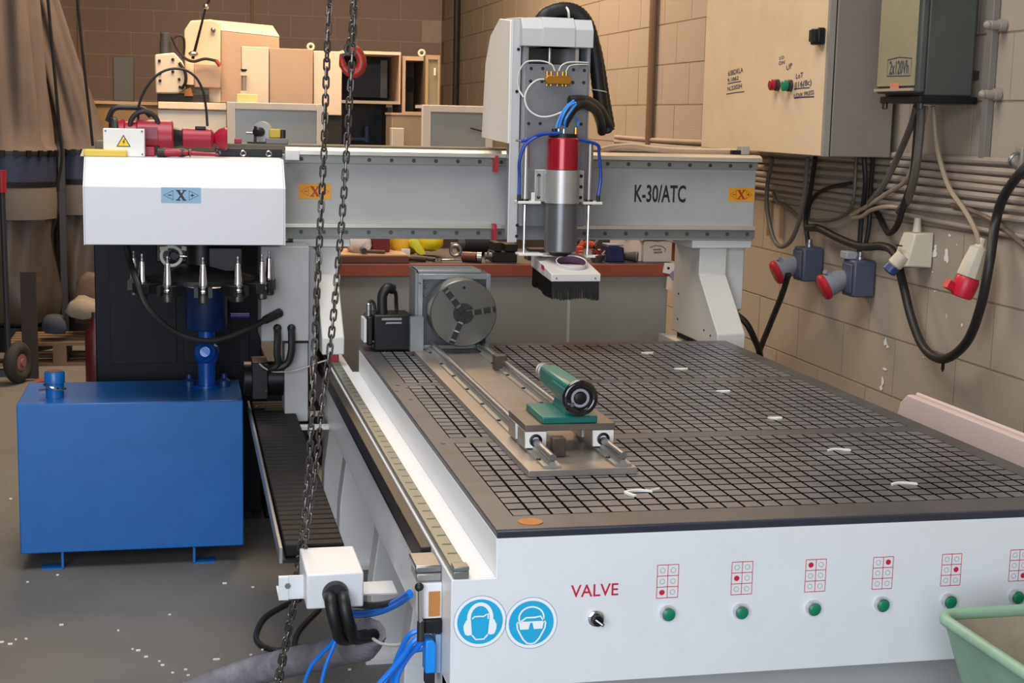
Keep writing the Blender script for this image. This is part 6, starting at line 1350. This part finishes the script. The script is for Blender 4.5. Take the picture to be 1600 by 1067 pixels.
pa = thing('pallet', 'low wooden pallet behind the blue tank at left', 'pallet', (-1.25, 7.0, 0)); WD = M('pallet_wood', '6f5a48', .75, var=.2, scale=5)
for i in range(5): MB().box(-1.62, -1.02, 6.62 + i * .10, 6.69 + i * .10, .125, .145).build('top_plank', WD, pa)
for xx in (-1.62, -1.36, -1.10): MB().box(xx, xx + .08, 6.62, 7.09, .02, .1248).build('block_row', WD, pa)
for yy in (6.62, 7.01): MB().box(-1.62, -1.02, yy, yy + .08, 0, .0198).build('bottom_plank', WD, pa)
lump([(98, 500), (104, 478), (118, 468), (140, 470), (160, 480), (165, 502)], 6.66, 6.90, 'paper_sack', M('sack_grey', '8a8074', .8, bump=.4, bscale=15), 'pale grey sack lying on the pallet', 'sack', .1455, .02)
lump([(62, 525), (64, 505), (72, 494), (90, 493), (104, 502), (106, 525)], 6.64, 6.80, 'blue_rag', M('rag_blue', '343b4a', .8), 'dark blue rag on the left end of pallet', 'rag', .1455, .01)
lump([(110, 512), (112, 480), (118, 440), (135, 425), (165, 430), (170, 480), (168, 512)], 6.92, 7.06, 'brown_sack', M('sack_brown', '584a3f', .8, bump=.4, bscale=15), 'tall brown sack standing behind grey one on pallet', 'sack', .1455, .02)
ex = thing('red_canister', 'dark red canister beside navy cabinet, mostly hidden', 'canister', tuple(A(146, 606, z=0)))
c = A(151, 606, z=0); MB().lathe((c.x, c.y, 0), (0, 0, 1), [(0, .05), (.02, .058), (.32, .058), (.36, .03), (.40, .025)], 20).build('canister_body', M('canister_red', '4a1014', .4), ex); MB().lathe((c.x, c.y, .4002), (0, 0, 1), [(0, .02), (.03, .02)], 12).build('valve', DSTEEL, ex)

# ================================================================ CHAINS, HOOK, CORDS
CHM = M('chain_steel', '6a6662', .38, .85, var=.25, scale=40)
def link_mesh(parent, mat):
    h, r = .0115, .0062; P = []
    for k in range(7): a = math.pi * k / 6; P.append(Vector((r * math.cos(a), 0, h * .85 + r * math.sin(a) - .0015)))
    for k in range(7): a = math.pi + math.pi * k / 6; P.append(Vector((r * math.cos(a), 0, -h * .85 + r * math.sin(a) + .0015)))
    return MB().tubepath([p + wloc(parent) for p in P], .0026, 6, True).build('link', mat, parent, base=wloc(parent))
def chain(name, P, label, group=None, pitch=.0204):
    t = thing(name, label, 'chain', tuple(P[0])); P = catmull(P, 10); D = [P[0]]; acc = 0.
    for a, b in zip(P[:-1], P[1:]):
        L = (b - a).length; s = pitch - acc
        while s <= L: D.append(a.lerp(b, s / L)); s += pitch
        acc = L - (s - pitch)
    src = None
    for i, p in enumerate(D):
        d = (D[min(i + 1, len(D) - 1)] - D[max(i - 1, 0)]).normalized(); x = Vector((1, -.25, 0)) if i % 2 == 0 else Vector((.25, 1, 0))
        x = (x - d * x.dot(d)).normalized(); y = d.cross(x)
        if src is None: src = link_mesh(t, CHM); o = src
        else: o = src.copy(); COL.objects.link(o); o.parent = t
        R3 = Matrix((x, y, d)).transposed() @ Matrix.Rotation(random.uniform(-.35, .35), 3, 'Z')
        o.matrix_local = Matrix.Translation(p - Vector(t.location)) @ R3.to_4x4()
    return t
Y1 = .84
c1 = [A(518, -70, y=Y1), A(514.7, 0, y=Y1), A(510.5, 100, y=Y1), A(505.5, 250, y=Y1), A(498, 400, y=Y1), A(491, 550, y=Y1), A(485, 690, y=Y1), A(476, 800, y=Y1), A(463, 900, y=Y1), A(449, 985, y=Y1), A(432, 1067, y=Y1)]
c2 = [A(559, -70, y=.80), A(555, 0, y=.80), A(546.5, 150, y=.80), A(537.8, 295, y=.80), A(527, 430, y=.80), A(515, 550, y=.80), A(505, 620, y=.80), A(494.5, 720, y=.80), A(482, 810, y=.80), A(467, 910, y=.81), A(452, 985, y=.82), A(437, 1067, y=.83)]
e = c1[-1]
lp_ = c1 + [Vector((e.x - .010, Y1, e.z - .05)), Vector((e.x + .002, Y1 - .005, e.z - .075)), Vector((e.x + .014, .83, e.z - .05))] + c2[::-1]
chain('hand_chain', lp_, 'long looped steel hand chain hanging in two strands in front of machine')
lc = [A(556, -70, y=.90), A(553, 0, y=.90), A(550, 40, y=.90), A(546, 72, y=.90)]
chain('load_chain', lc, 'short steel load chain strand carrying the red hook')
hk = thing('crane_hook', 'red steel crane hook hanging on the load chain', 'hook', tuple(A(546, 75, y=.90)))
P = [A(a, b, y=.90) for a, b in ((547, 78), (556, 79), (563, 88), (565, 99), (561, 110), (552, 115), (542, 111), (536, 102), (534, 93), (533, 84))]
Q = catmull(P, 4); n = len(Q)
MB().tubepath(Q, [.0065 + .0055 * math.sin(math.pi * min(1, .18 + i / n)) if i < n * .75 else .0095 * (1 - (i / n - .75) * 3.0) for i in range(n)], 12).build('hook_body', M('hook_red', 'a8281c', .4, var=.2, scale=30, dirt='5d1a14', dscale=20, damt=.4), hk, ang=70)
MB().torus(A(547, 77, y=.90), (0, 1, 0), .010, .005, 18, 8).build('swivel_eye', DSTEEL, hk)
MB().tube([A(549, 84, y=.895), A(541, 84, y=.893), A(535, 88, y=.895)], .0032, 8).build('safety_latch', CHROME, hk)
MB().tube([A(70, -60, y=5), A(75, 0, y=5), A(84, 100, y=5), (A(93, 200, y=5)), A(97, 245, y=5), A(91, 285, y=5), A(91, 300, y=5)], .0075, 8).single('suspended_cable', BLACK, 'left black cable hanging down before the filter bags', 'cable')
MB().tube([A(116, -60, y=4.4), A(121, 0, y=4.4), A(131, 100, y=4.4), A(139, 170, y=4.4), A(145, 228, y=4.4)], .0065, 8).single('suspended_cable', BLACK, 'right black cable hanging down to red tool behind hood', 'cable')
